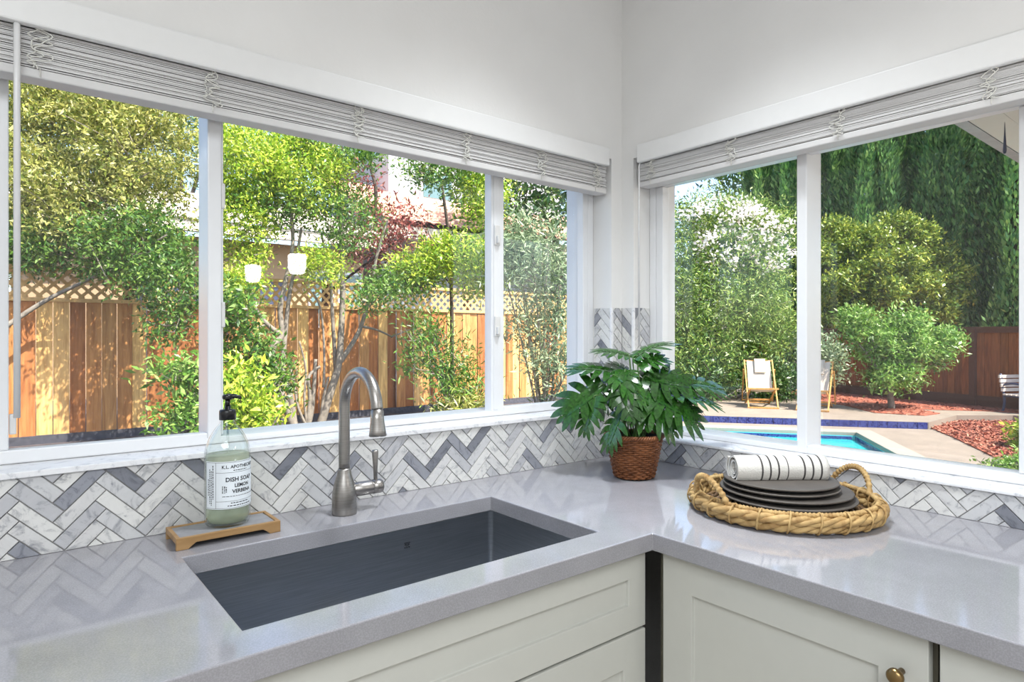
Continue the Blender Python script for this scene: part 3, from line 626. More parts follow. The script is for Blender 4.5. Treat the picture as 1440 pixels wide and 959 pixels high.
LEAVES = [  # base px, tip px, base depth offset, tip depth offset, width, roll, tint
    ((884, 500), (836, 490), .03, .05, .95, .3, 1.1), ((890, 504), (936, 472), .03, .06, .9, -.3, 1.2), ((897, 515), (931, 492), .0, .02, .9, .2, 1.25),
    ((868, 524), (803, 512), .02, .03, .85, .2, 1.0), ((850, 541), (786, 576), .0, -.02, .95, -.2, .9), ((838, 556), (817, 608), -.02, -.03, .85, .4, 1.0),
    ((878, 575), (850, 625), -.06, -.09, .8, .2, .9), ((862, 528), (914, 549), -.03, -.07, 1.1, .0, 1.15), ((905, 530), (976, 536), .0, .0, .95, .35, .7),
    ((950, 541), (1014, 533), .02, .03, .8, .1, .95), ((940, 552), (1010, 566), .0, -.01, .85, -.2, 1.15), ((915, 556), (990, 585), -.03, -.05, .95, .3, .8),
    ((902, 566), (956, 598), -.05, -.08, .9, .4, 1.0), ((872, 540), (893, 588), -.06, -.1, .8, .3, .8), ((925, 545), (985, 556), .05, .08, 1.0, 0, .7),
    ((870, 535), (820, 545), .05, .09, .9, .1, .7), ((885, 545), (915, 590), .02, -.08, 1.0, -.3, .95), ((880, 520), (868, 548), -.01, -.09, .95, .1, .9),
    ((900, 540), (948, 520), .04, .08, .9, .2, .8), ((862, 552), (835, 580), .04, .06, .9, -.3, .75), ((910, 575), (945, 572), .03, .05, .9, .0, .7), ((890, 530), (860, 505), .04, .07, .9, .2, .9)]
for k, (b0, t0, db, dt, wd, roll, tint) in enumerate(LEAVES):
    B = atd(b0[0], b0[1], D0 + db); T = atd(t0[0], t0[1], D0 + dt); d = T - B; L = d.length; y = d.normalized()
    zax = (Vector((0, 0, 1)) - FW * .55); zax = (zax - y * zax.dot(y)).normalized(); zax = Matrix.Rotation(roll, 3, y) @ zax; x = y.cross(zax).normalized()
    o = bpy.data.objects.new('leaf', leaf_meshes[k % 5]); COL.objects.link(o); o.parent = pp
    up = zax * (.3 * L); m = Matrix((x * L * wd, (y + zax * .3) * L, zax * L)).transposed().to_4x4(); m.translation = B - pp.location; o.matrix_local = m
    o.color = (tint * .9, tint, tint * .85, 1)
    s0 = soil_top + Vector((rp.uniform(-.03, .03), rp.uniform(-.03, .03), -.006)); mid = s0.lerp(B, .55) + Vector((0, 0, .03 + .02 * rp.random()))
    st_ = mesh('petiole', *tube(smoothpath([s0, mid, B, B + y * L * .12], 5), [.0024] * 11 + [.0018] * 5, 6), MT['stem'], pp, True)
# ================================================================== woven tray, plates, towel
tx, ty = -.253, -.728; tz = .9142; TR = .207
tr_ = thing('woven_tray', 'round braided straw tray with two looped handles on the counter', 'tray', (tx, ty, tz))
def ring(th): return Vector((tx, ty, 0)) + RT * math.cos(th), RT * math.cos(th) + FW * math.sin(th)
def on_ring(th, r, z): d = RT * math.cos(th) + FW * math.sin(th); return Vector((tx + d.x * r, ty + d.y * r, z))
N = 300
for zz, rr0, tw, rad in ((tz + .0148, TR - .006, 26, .0066), (tz + .0298, TR, 24, .0066)):
    for s in range(3):
        pts = []; rad_l = []
        for k in range(N):
            a = 2 * PI * k / N; ph_ = tw * a / 2 + s * 2 * PI / 3; pts.append(on_ring(a, rr0 + .0062 * math.cos(ph_), zz + .0052 * math.sin(ph_))); rad_l.append(rad * (1 + .18 * math.sin(9 * a + s * 2) + .08 * math.sin(31 * a + s)))
        mesh('braid_strand', *tube(pts, rad_l, 7, True), MT['straw'], tr_, True)
pts = [on_ring(2 * PI * k / 900, TR - .008, tz + .0415) for k in range(900)]
mesh('wrapped_rim', *tube(pts, [.0058 + .0011 * math.sin(2 * PI * k * 150 / 900) for k in range(900)], 7, True), MT['straw'], tr_, True)
for k in range(22):
    a = 2 * PI * (k + .3) / 22; loop = []
    for q in range(14):
        b_ = 2 * PI * q / 14; loop.append(on_ring(a + .018 * math.sin(b_), TR - .004 + .0165 * math.cos(b_), tz + .0255 + .0225 * math.sin(b_)))
    mesh('binding', *tube(loop, .0022, 5, True), MT['straw'], tr_, True)
for c0 in (DEG(15), DEG(195)):
    pts = []; n = 90; p1, p2 = c0 - DEG(18), c0 + DEG(18)
    for k in range(n):
        t = k / (n - 1); a = p1 + (p2 - p1) * t; h = math.sin(PI * t) ** .55; pts.append(on_ring(a, TR - .006 + .010 * h, tz + .034 + .058 * h))
    mesh('handle', *tube(pts, [.0066 + .0012 * math.sin(2 * PI * k * 18 / n * 1.0) for k in range(n)], 8), MT['straw'], tr_, True)
for i in range(12):
    r = .012 + i * .0155; n = max(24, int(r * 900)); m_ = max(6, int(r * 180))
    mesh('base_coil', *tube([on_ring(2 * PI * k / n, r, tz + .0075 + .0012 * math.sin(m_ * 2 * PI * k / n + i * PI)) for k in range(n)], [.0051 + .001 * math.sin(m_ * 2 * PI * k / n) for k in range(n)], 6, True), MT["strawdark"], tr_, True)
def plate(label, z, R, hgt, off):
    c = Vector((tx, ty, 0)) + RT * off[0] + FW * off[1]
    root = thing('dinner_plate', label, 'plate', (c.x, c.y, z), 'dark stoneware plates stacked on the tray')
    mesh('plate_body', *lathe([(.002, z + .0), (R * .6, z), (R * .64, z + .002), (R * .86, z + hgt * .45), (R * .985, z + hgt - .004), (R, z + hgt - .0015), (R * .992, z + hgt), (R * .965, z + hgt - .001), (R * .84, z + hgt * .45 + .003), (R * .62, z + .0055), (.002, z + .0048)], 64, (c.x, c.y, 0)), MT['plate'], root, True)
    mesh('raw_rim', *lathe([(R * .985, z + hgt - .0042), (R + .0006, z + hgt - .002), (R * .9925, z + hgt + .0006), (R * .98, z + hgt + .0002)], 64, (c.x, c.y, 0)), MT['plate_rim'], root, True)
plate('large dark stoneware plate at the bottom of the stack', tz + .0155, .152, .024, (.008, -.004)); plate('large dark stoneware plate second from the bottom of the stack', tz + .029, .148, .024, (.006, .002))
plate('smaller dark stoneware plate directly under the topmost one', tz + .0435, .130, .021, (-.006, .0)); plate('smaller dark stoneware plate topmost in the stack, under the towel', tz + .0555, .128, .0205, (-.006, .003))
b = NB('striped_linen'); b.pr(.95, 0, .2); tc = b.n('ShaderNodeTexCoord'); sx = b.n('ShaderNodeSeparateXYZ'); b.l(tc.outputs['Object'], sx.inputs[0])
mr = b.n('ShaderNodeMapRange'); mr.inputs[1].default_value = -.11; mr.inputs[2].default_value = .11; b.l(sx.outputs[0], mr.inputs[0])
cr_ = b.n('ShaderNodeValToRGB'); cr_.color_ramp.interpolation = 'CONSTANT'; el = cr_.color_ramp.elements; wc, kc = C(208, 205, 199), C(76, 73, 72)
el[0].position = 0; el[0].color = wc; el[1].position = .2; el[1].color = wc
for s0 in (.275, .365, .455, .56, .735, .825, .915):
    a_ = el.new(s0); a_.color = kc; c_ = el.new(s0 + (.012 if abs(s0 - .56) < .01 else .02)); c_.color = wc
b.l(mr.outputs[0], cr_.inputs[0]); b.col(cr_.outputs[0]); b.bump(b.noise(b.coords((1, 1, 1)), 260, 3), .5, .003); MT['towel'] = b.m
twz = tz + .0615; tcx = atd(1090, 660, 1.495); tR = .038
tw_ = mesh('rolled_towel', [], [], MT['towel']); V, F = [], []; nL = 26; sec = []
for k in range(150):
    q = k / 149; a = 2 * PI * (3.2 * q) - .6; r = .007 + (tR - .007) * q; sec.append((r * math.cos(a), r * math.sin(a)))
inner = [(.92 * (1 - .0) * 0 + x - .0042 * x / math.hypot(x, y), y - .0042 * y / math.hypot(x, y)) for x, y in sec]
loopc = sec + inner[::-1]; n = len(loopc); rt = random.Random(2)
for i in range(nL + 1):
    u = i / nL; x = -.110 + .22 * u; f = 1 + .03 * math.sin(7 * u) + rt.uniform(-.008, .008); edge = .004 * rt.uniform(-1, 1) if i in (0, nL) else 0
    for a, c in loopc: V.append((x + edge + (.006 * math.hypot(a, c) / tR if i == nL else -.006 * (1 - math.hypot(a, c) / tR) * -1 if i == 0 else 0), a * f * 1.04, c * f * .98))
for i in range(nL):
    for k in range(n): F.append((i * n + k, i * n + (k + 1) % n, (i + 1) * n + (k + 1) % n, (i + 1) * n + k))
half = len(sec)
for base in (0, nL * n):
    for k in range(half - 1): F.append((base + k, base + k + 1, base + n - 2 - k, base + n - 1 - k))
tw_.data.from_pydata(V, [], F); tw_.data.polygons.foreach_set('use_smooth', [True] * len(F))
tw_.location = (tx - .012 + .0, ty + .01, twz + .0395); tw_.rotation_euler = (0, 0, math.atan2(RT.y, RT.x) + .03); tag(tw_, 'rolled white linen towel with dark stripes on the plates', 'towel')
# ================================================================== garden: foliage helpers
def crown(parent, mat, blobs, n, size, clump=.14, per=34, asp=.36, up=.15, seed=1, shell=.45, name='foliage', hang=0, outw=.5):
    g = np.random.default_rng(seed); w = np.array([b_[1][0] * b_[1][1] * b_[1][2] for b_ in blobs]) ** (2 / 3); w /= w.sum(); Ps = []; Os = []
    for (c, r), f in zip(blobs, w):
        m = int(n * f); k = max(1, m // per); d = g.normal(size=(k, 3)); d /= np.linalg.norm(d, axis=1)[:, None]
        rad = (shell + (1 - shell) * g.random(k) ** .6)[:, None]; cc = np.array(c) + d * rad * np.array(r); pi = g.integers(0, k, m)
        Ps.append(cc[pi] + g.normal(size=(m, 3)) * clump * np.array([1, 1, .8])); Os.append(d[pi])
    P = np.vstack(Ps); O = np.vstack(Os); m = len(P)
    d = g.normal(size=(m, 3)) + O * outw + np.array([0, 0, up]); d /= np.linalg.norm(d, axis=1)[:, None]
    nn = g.normal(size=(m, 3)) * .8 + O * .5 + np.array([0, 0, .6]); nn -= d * (nn * d).sum(1)[:, None]; nn /= np.linalg.norm(nn, axis=1)[:, None]; s = np.cross(d, nn)
    L = (size * g.uniform(.6, 1.35, m))[:, None]; w_ = L * asp * .5
    V = np.empty((m, 4, 3)); V[:, 0] = P; V[:, 1] = P + d * L * .45 + s * w_ + nn * L * .06; V[:, 2] = P + d * L; V[:, 3] = P + d * L * .45 - s * w_ + nn * L * .06
    return npmesh(name, V.reshape(-1, 3), np.arange(m * 4).reshape(m, 4), mat, parent, 'stuff')
def twigs(root, blobs, n, mat, seed, r=.004):
    rg = random.Random(seed); parts = []
    for k in range(n):
        c, rr = rg.choice(blobs); a = Vector((c[0] + rg.uniform(-.5, .5) * rr[0], c[1] + rg.uniform(-.5, .5) * rr[1], c[2] - rg.uniform(.2, .9) * rr[2])); d = Vector((rg.gauss(0, 1), rg.gauss(0, .7), rg.uniform(.1, 1.2))).normalized() * rg.uniform(.5, 1.1) * max(rr)
        parts.append(tube(smoothpath([a, a + d * .45 + Vector((rg.gauss(0, .06), rg.gauss(0, .06), rg.gauss(0, .05))), a + d], 3), [r * 1.6, r * 1.5, r * 1.4, r * 1.2, r, r * .8, r * .5], 4))
    mesh('twigs', *join(*parts), mat, root, False, 'stuff')
def tree(name, label, cat, base, trunks, mat_b, fol, group=None):
    """trunks: lists of (point..., radius0, radius1); fol: list of crown kwargs"""
    root = thing(name, label, cat, base, group)
    for nm, pts, r0, r1 in trunks:
        P = smoothpath(pts, 5); n = len(P); mesh(nm, *tube(P, [r0 + (r1 - r0) * (i / (n - 1)) for i in range(n)], 7), mat_b, root, True)
    for q, kw in enumerate(fol):
        crown(root, **kw)
        twigs(root, kw['blobs'], 14 + 6 * len(kw['blobs']), mat_b, kw.get('seed', 1) + 500, .006 if kw['size'] > .09 else .0045)
    return root
def pY(px, py, Y): return onp(px, py, 1, Y)
def bl(px, py, dep, rx, ry, rz): return (tuple(atd(px, py, dep)), (rx, ry, rz))
# ---- ground
GL = .24
tag(mesh('ground_left', *slab([(.3, .3), (6.4, 5.6), (6.4, 26), (-14, 26), (-14, .3)], -.3, GL), MT['bed']), kind='structure'); bpy.data.objects['ground_left'].name = 'ground_garden_bed'
tag(mesh('ground_yard', *slab([(.25, -12), (40, -12), (40, 40), (6.5, 40), (6.5, 5.6), (.32, .28)], -1.6, -1.5), MT['bed']), kind='structure')
E1 = Vector((.597, -.802, 0)); E2 = Vector((.802, .597, 0))
def E(a, b_): p = E1 * a + E2 * b_; return (p.x, p.y)
GD, GP, WZ = -.27, -.15, -.385
pa0, pa1, pb0, pb1 = -.4, 3.05, 5.4, 9.32
def slabE(name, a0, a1, b0, b1, z0, z1, mat, parent=None, bev=0):
    V, F = slab([E(a0, b0), E(a1, b0), E(a1, b1), E(a0, b1)], z0, z1); o = mesh(name, V, F, mat, parent)
    if bev: bevel(o, bev)
    return o
zp0 = lambda x, y: tuple(onp(x, y, 2, GP)[:2])
dk = tag(slabE('patio_deck', -.3, 6.2, pb1 + .3, 10.05, -1.5, GD, MT['deck']), 'cream concrete pool deck', kind='structure')
tag(slabE('patio_slab', pa1 + .3, 9.0, -.4, pb1 + .3, -1.5, GD - .001, MT['deck']), 'cream concrete deck beside the pool', kind='structure')
tag(slabE('house_terrace', -.3, pa1 + .3, 1.2, pb0 - .3, -1.5, GD - .001, MT['deck']), kind='structure')
up_ = tag(mesh('upper_patio', *slab([E(-2.2, 10.05), E(4.36, 10.05), zp0(1345, 584), zp0(1425, 584), zp0(1600, 598), zp0(1640, 575), E(4, 19), E(-2.6, 20), E(-2.2, 13)], -1.5, GP), MT['deck']), 'raised cream concrete patio behind the pool', kind='structure')
for i in range(42):
    a0 = 4.34 - .154 * (i + 1)
    if a0 < -2.1: break
    slabE('blue_tile', a0 + .003, a0 + .151, 10.032, 10.049, GD + .002, GP - .006, MT['btile'], up_)
pool = thing('swimming_pool', 'turquoise swimming pool with pale coping and blue waterline tiles', 'pool', (*E(1.4, 7.2), -1.4))
V, F = [], []
ca = [E(pa0, pb0), E(pa1, pb0), E(pa1, pb1), E(pa0, pb1)]
V = [(x, y, -1.4) for x, y in ca] + [(x, y, GD - .05) for x, y in ca]; F = [(0, 1, 2, 3)] + [(i, 4 + i, 4 + (i + 1) % 4, (i + 1) % 4) for i in range(4)]
mesh('basin', V, F, MT['plaster'], pool); V2, F2 = slab(ca, WZ - .002, WZ); mesh('water', V2, [F2[1]], MT['water'], pool)
for k, (a0, a1, b0, b1) in enumerate(((pa0 - .3, pa1 + .3, pb1, pb1 + .3), (pa0 - .3, pa1 + .3, pb0 - .3, pb0), (pa1, pa1 + .3, pb0, pb1), (pa0 - .3, pa0, pb0, pb1))): 
    V, F = slab([E(a0, b0), E(a1, b0), E(a1, b1), E(a0, b1)], GD - .06, GD + .012); bevel(mesh('coping', V, F, MT['coping'], pool), .012)
for n_, horiz in ((int((pa1 - pa0) / .154), True), (int((pb1 - pb0) / .154), False)):
    for i in range(n_):
        if horiz: q = (pa0 + .154 * i + .002, pa0 + .154 * i + .152, pb1 - .012, pb1 - .001)
        else: q = (pa1 - .012, pa1 - .001, pb1 - .154 * i - .152, pb1 - .154 * i - .002)
        V, F = slab([E(q[0], q[2]), E(q[1], q[2]), E(q[1], q[3]), E(q[0], q[3])], -.45, GD - .065); mesh('waterline_tile', V, F, MT['btile'], pool)
def zpt(px, py, z): p = onp(px, py, 2, z); return (p.x, p.y)
def chips(parent, poly, z, n, seed):
    g = np.random.default_rng(seed); P = np.array(poly); lo, hi = P.min(0), P.max(0); pts = []
    cand = lo + (hi - lo) * g.random((n * 3, 2)); ins = np.zeros(len(cand), bool); m = len(P)
    for i in range(m):
        a, b_ = P[i], P[(i + 1) % m]; c = ((a[1] > cand[:, 1]) != (b_[1] > cand[:, 1])); xi = (b_[0] - a[0]) * (cand[:, 1] - a[1]) / (b_[1] - a[1] + 1e-12) + a[0]; ins ^= c & (cand[:, 0] < xi)
    c = cand[ins][:n]; k = len(c); d = g.normal(size=(k, 3)) * [1, 1, .35]; d /= np.linalg.norm(d, axis=1)[:, None]; s = np.cross(d, g.normal(size=(k, 3)) * .4 + [0, 0, 1]); s /= np.linalg.norm(s, axis=1)[:, None]
    p = np.c_[c, np.full(k, z) + g.random(k) * .02]; L = g.uniform(.03, .09, k)[:, None]; w = L * .3
    V = np.empty((k, 4, 3)); V[:, 0] = p - d * L / 2 - s * w / 2; V[:, 1] = p - d * L / 2 + s * w / 2; V[:, 2] = p + d * L / 2 + s * w / 2; V[:, 3] = p + d * L / 2 - s * w / 2
    npmesh('bark_chips', V.reshape(-1, 3), np.arange(k * 4).reshape(k, 4), MT['chips'], parent, 'stuff')
mz = -.255
poly1 = [zpt(x, y, mz) for x, y in ((1306, 600), (1330, 589), (1350, 583), (1425, 582), (1520, 596), (1620, 680), (1455, 672), (1425, 655), (1380, 633), (1340, 614), (1318, 605))]
m1 = tag(mesh('mulch_bed', *slab(poly1, -1.5, mz), MT['mulch']), 'red bark mulch bed beside the pool deck', kind='structure'); chips(m1, poly1, mz, 9000, 3)
mz2 = GP + .012
poly2 = [zpt(x, y, mz2) for x, y in ((1150, 563), (1190, 570), (1230, 580), (1300, 584), (1322, 581), (1290, 575), (1400, 578), (1560, 590), (1560, 560), (1330, 545), (1120, 530), (1080, 545))]
m2 = tag(mesh('mulch_bed_fence', *slab(poly2, -1.5, mz2), MT['mulch']), 'red bark mulch strip along the stained fence', kind='structure'); chips(m2, poly2, mz2, 7000, 4)
# ---- left fence
FY = 6.5; fx0, fx1 = -5.2, 6.2; rf = random.Random(9)
fe = thing('garden_fence', 'redwood board fence topped with diagonal lattice behind the shrubs', 'fence', (0, FY, GL))
bme = bpy.data.meshes.new('board'); V, F = boxes([(-.067, .067, -.009, .009, 0, 1.36)]); bme.from_pydata(V, [], F); bme.materials.append(MT['fence_l'])
tones = [(1.05, 1.0, .9), (.7, .5, .4), (1.35, 1.5, 1.4), (.6, .42, .34), (.95, .8, .66), (1.45, 1.65, 1.5), (.85, .62, .5)]
n = int((fx1 - fx0) / .14)
TB = {25: 4, 26: 6, 27: 5, 28: 2, 29: 1, 30: 4, 31: 0, 32: 4, 33: 5, 34: 6, 35: 1, 38: 5, 40: 0, 42: 2, 44: 0, 46: 5, 49: 2, 52: 0, 54: 5}
for i in range(n):
    o = bpy.data.objects.new('board', bme); COL.objects.link(o); o.parent = fe; o.location = (fx0 + .07 + i * .14, -.01 + (.008 if i % 2 else -.008) + rf.uniform(-.003, .003), .08); o.color = (*tones[TB.get(i, rf.randrange(7))], 1)
for i in range(6):
    x = fx0 + .1 + i * 2.25; box('post', x - .045, x + .045, FY + .022, FY + .11, GL - .02, 2.04, MT['fence_dk'], fe, .004)
for z in (1.675, 1.995): box('rail', fx0, fx1, FY - .045, FY + .02, z, z + .04, MT['fence_p'], fe, .003)
box('kickboard', fx0, fx1, FY - .03, FY + .01, GL - .02, GL + .085, MT['kick'], fe, .003)
for s in (-1, 1):
    V, F = beam((-.14, 0, -.14 * s), (.14, 0, .14 * s), .032, .007, (0, 1, 0)); lm = bpy.data.meshes.new('lattice_slat'); V = [(v[0], v[1] - .004 * s, v[2]) for v in map(tuple, V)]; lm.from_pydata(V, [], F); lm.materials.append(MT['fence_p'])
    for i in range(int((fx1 - fx0 - .3) / .118)):
        o = bpy.data.objects.new('lattice_slat', lm); COL.objects.link(o); o.parent = fe; o.location = (fx0 + .15 + i * .118, -.012, 1.855 - GL)
# ---- right fence
A = Vector((*zpt(1168, 551.5, GP), 0)); B = Vector((*zpt(1414, 575, GP), 0)); du = (B - A).normalized(); A0 = A - du * 4.5; LN = 15; nr = Vector((-du.y, du.x, 0))
f2 = thing('stained_fence', 'tall dark-stained board fence behind the pool patio', 'fence', (A0.x, A0.y, GP)); f2.rotation_euler = (0, 0, math.atan2(du.y, du.x)); f2loc = f2.location.copy()
bm2 = bpy.data.meshes.new('board'); V, F = boxes([(0, .145, -.01, .01, 0, 1.42)]); bm2.from_pydata(V, [], F); bm2.materials.append(MT['fence_r'])
for i in range(int(LN / .15)):
    o = bpy.data.objects.new('board', bm2); COL.objects.link(o); o.parent = f2; o.location = (i * .15, rf.uniform(-.006, .006), .2); k = rf.uniform(.75, 1.15); o.color = (k, k * rf.uniform(.9, 1.02), k * rf.uniform(.85, 1.05), 1)
sgn = 1 if nr.dot(CAM - A) > 0 else -1
def lbox(nm, x0, x1, y0, y1, z0, z1, m):
    V, F = boxes([(x0, x1, min(y0, y1), max(y0, y1), z0, z1)]); me = bpy.data.meshes.new(nm); me.from_pydata(V, [], F); me.materials.append(m); o = bpy.data.objects.new(nm, me); COL.objects.link(o); o.parent = f2; return o
lbox('kickboard', 0, LN, sgn * .012, sgn * .05, 0, .19, MT['fence_dk']); lbox('rail', 0, LN, sgn * .012, sgn * .055, .19, .23, MT['fence_dk']); lbox('cap_rail', 0, LN, -.07, .07, 1.62, 1.665, MT['fence_dk']); lbox('rail', 0, LN, sgn * .012, sgn * .05, 1.54, 1.62, MT['fence_dk'])
tpos = (Vector((*zpt(1368, 571, GP), 0)) - A0).dot(du)
for k in range(-4, 3):
    x = tpos + k * 2.35
    if 0 < x < LN: lbox('post', x - .055, x + .055, sgn * .0, sgn * .1, 0, 1.62, MT['fence_dk'])
# ---- neighbouring houses behind the left fence
nh = thing('neighbour_house', 'tan stucco house with terracotta tile roof beyond the lattice fence', 'house', (5, 13, GL))
mesh('wall', *boxes([(5.2, 13.5, 11.9, 18, GL - .01, 3.75)]), MT['stucco2'], nh); mesh('fascia', *boxes([(5.0, 14, 11.0, 11.25, 3.5, 3.78), (5.0, 14, 11.25, 11.9, 3.68, 3.78)]), MT['fascia'], nh)
V, F = [], []; nu, nv = 260, 9
for j in range(nv):
    for e_ in (0, 1):
        for i in range(nu + 1):
            u = i / nu; v = (j + e_) / nv; x = 4.96 + 9.1 * u; V.append((x, 10.9 + 4.2 * v, 3.8 + 1.75 * v + .05 * (1 - e_) + .055 * abs(math.sin(PI * x / .25))))
for r in range(2 * nv - 1):
    for i in range(nu): q = r * (nu + 1) + i; F.append((q, q + 1, q + nu + 2, q + nu + 1))
mesh('roof_tiles', V, F, MT['rooft'], nh, True, 'stuff')
mesh('upper_wall', *boxes([(6.6, 13, 14.2, 18, 3.7, 6.4)]), MT['stucco2'], nh)
for x in (7.6, 9.8):
    w_ = mesh('window', *boxes([(x, x + 1.1, 14.15, 14.2, 5.2, 6.1)]), MT['vinyl'], nh); q = mesh('pane', *boxes([(x + .07, x + 1.03, 14.13, 14.15, 5.27, 6.03)]), MT['wintint'], w_); 
    for v in q.data.vertices: v.co -= nh.location
n2 = thing('neighbour_garage', 'low brown garage wing with cream fascia behind the fence', 'house', (2, 12, GL))
mesh('wall', *boxes([(-1.5, 4.6, 11.6, 16, GL - .01, 3.2)]), MT['stucco'], n2); mesh('fascia', *boxes([(-2.1, 4.85, 10.9, 11.05, 3.2, 3.42), (-2.1, 4.85, 11.05, 11.6, 3.3, 3.4)]), MT['fascia'], n2)
mesh('roof', *join(([(-2.2, 10.85, 3.42), (4.9, 10.85, 3.42), (4.9, 15.5, 4.75), (-2.2, 15.5, 4.75), (-2.2, 10.85, 3.48), (4.9, 10.85, 3.48), (4.9, 15.5, 4.81), (-2.2, 15.5, 4.81)], boxes([(0, 1, 0, 1, 0, 1)])[1])), MT['fascia'], n2)
mesh('garage_door', *boxes([(.2, 2.9, 11.54, 11.6, GL, 2.45)]), MT['iron'], n2)
for x in (3.35, 4.0):
    w_ = mesh('window', *boxes([(x, x + .55, 11.55, 11.6, 1.5, 2.7)]), MT['vinyl'], n2); q = mesh('pane', *boxes([(x + .05, x + .5, 11.53, 11.55, 1.55, 2.65)]), MT['wintint'], w_)
    for v in q.data.vertices: v.co -= n2.location
# ---- left garden planting
T = tuple
gz = GL - .02
tA = T(pY(-60, 640, 6.1)); tA = (tA[0], tA[1], gz)
tree('yellow_shrub_tree', 'large yellow-green leafy tree overhanging the lattice fence', 'tree', tA,
     [('trunk', [tA, (tA[0] + .1, tA[1], 1.2), T(atd(20, 330, 6.6)), T(atd(60, 200, 6.7))], .07, .03), ('branch', [(tA[0] + .1, tA[1], 1.2), T(atd(60, 425, 6.2)), T(atd(140, 385, 6.3)), T(atd(235, 330, 6.3))], .028, .008), ('branch', [T(atd(20, 330, 6.6)), T(atd(120, 290, 6.5)), T(atd(215, 240, 6.5))], .025, .006)], MT['bark'],
     [dict(mat=MT['lf_yel'], blobs=[bl(90, 200, 6.7, 1.15, .6, .85), bl(200, 190, 6.6, .7, .5, .7), bl(-60, 260, 6.8, 1.1, .7, 1.1), bl(140, 290, 6.5, .85, .45, .5), bl(120, 150, 6.9, .9, .5, .5)], n=66000, size=.055, clump=.075, per=60, seed=2, shell=.3),
      dict(mat=MT['lf_mid'], blobs=[bl(190, 350, 6.3, .55, .35, .42), bl(235, 400, 6.2, .3, .25, .34), bl(90, 345, 6.4, .7, .3, .25), bl(240, 450, 6.1, .18, .15, .18)], n=13000, size=.055, clump=.08, per=36, seed=3, up=-.2)])
def P6(px, py, d=6.0): return T(pY(px, py, d))
b1 = (*P6(415, 594)[:2], gz); b2 = (*P6(450, 588)[:2], gz); b3 = (*P6(432, 592)[:2], gz)
tree('multi_trunk_tree', 'multi-trunk garden tree with lime leaves in front of the fence', 'tree', b3,
     [('trunk', [b1, P6(397, 560), P6(386, 524), P6(383, 491), P6(396, 470), P6(394, 435), P6(400, 402), P6(412, 340), P6(405, 260)], .055, .018), ('trunk', [b1, P6(408, 555), P6(398, 520), P6(402, 460), P6(407, 415), P6(414, 380), P6(424, 320)], .04, .016),
      ('branch', [P6(394, 470), P6(375, 455), P6(360, 435), P6(348, 405)], .032, .018), ('branch', [P6(375, 456), P6(350, 462), P6(332, 440)], .014, .006),
      ('trunk', [b2, P6(466, 547), P6(476, 513), P6(480, 463), P6(482, 408), P6(480, 330), P6(474, 250), P6(466, 200)], .055, .02), ('trunk', [P6(474, 515), P6(494, 485), P6(508, 458), P6(522, 408), P6(530, 360), P6(545, 310)], .036, .014), ('trunk', [P6(472, 520, 6.05), P6(468, 450, 6.05), P6(464, 390, 6.05), P6(452, 330, 6.05)], .028, .012),
      ('branch', [P6(508, 459), P6(530, 464), P6(552, 474)], .018, .01), ('branch', [P6(550, 474), P6(570, 466), P6(592, 458)], .012, .006), ('branch', [P6(455, 545), P6(456, 500), P6(452, 440), P6(440, 410)], .018, .009),
      ('stem', [b3, P6(419, 572), P6(411, 527), P6(400, 502)], .02, .012), ('stem', [b3, P6(428, 560), P6(430, 520), P6(421, 480)], .018, .01), ('stub', [b3, P6(439, 574), P6(444, 505)], .035, .02), ('stub', [b3, P6(436, 560), P6(434, 530), P6(450, 515)], .03, .016), ('stub', [b2, P6(455, 560), P6(462, 530)], .024, .014)], MT['bark'],
     [dict(mat=MT['lf_lime'], blobs=[bl(350, 230, 7.3, .55, .5, .5), bl(420, 245, 7.5, .6, .5, .45), bl(338, 320, 7.2, .36, .35, .5), bl(450, 375, 7.5, .28, .25, .22), bl(345, 400, 7.0, .24, .2, .22)], n=24000, size=.052, clump=.075, per=44, seed=5),
      dict(mat=MT['lf_mid'], blobs=[bl(385, 285, 7.5, .6, .5, .3), bl(490, 310, 7.8, .35, .4, .4), bl(470, 210, 7.8, .6, .5, .25), bl(530, 415, 7.6, .35, .3, .16)], n=12000, size=.055, clump=.1, per=24, seed=6)])
sb = (*P6(636, 575, 6.1)[:2], gz)
tree('young_tree', 'young tree with straight dark stem and lime leaves by the fence', 'tree', sb, [('trunk', [sb, P6(636, 500, 6.1), P6(635, 416, 6.1), P6(632, 340, 6.1), P6(620, 250, 6.1)], .035, .02), ('branch', [P6(635, 420, 6.1), P6(665, 380, 6.1)], .014, .006), ('branch', [P6(634, 400, 6.1), P6(590, 350, 6.1)], .014, .006)], MT['bark_d'],
     [dict(mat=MT['lf_lime'], blobs=[bl(640, 355, 8.2, .5, .4, .22), bl(672, 385, 8.2, .36, .3, .32), bl(590, 378, 8.1, .4, .35, .18), bl(680, 275, 8.3, .3, .3, .4)], n=11000, size=.062, clump=.09, per=24, seed=15),
      dict(mat=MT['lf_mid'], blobs=[bl(625, 240, 8.2, .55, .5, .14), bl(560, 400, 8.0, .4, .3, .12)], n=4200, size=.062, clump=.1, per=24, seed=16)])
tD = (2.4, 8.4, gz)
tree('red_maple', 'slender red-leaved maple rising beyond the lattice fence', 'tree', (tD[0], tD[1], gz), [('trunk', [tD, (tD[0], tD[1], 2.0), T(atd(525, 300, 9.4)), T(atd(520, 230, 9.4))], .06, .02), ('branch', [(tD[0], tD[1], 2.0), T(atd(570, 330, 9.4))], .03, .01)], MT['bark_d'],
     [dict(mat=MT['lf_red'], blobs=[bl(560, 325, 9.4, .42, .4, .38), bl(520, 330, 9.4, .4, .4, .5), bl(505, 260, 9.4, .25, .25, .35)], n=3000, size=.075, clump=.13, per=16, seed=8)])
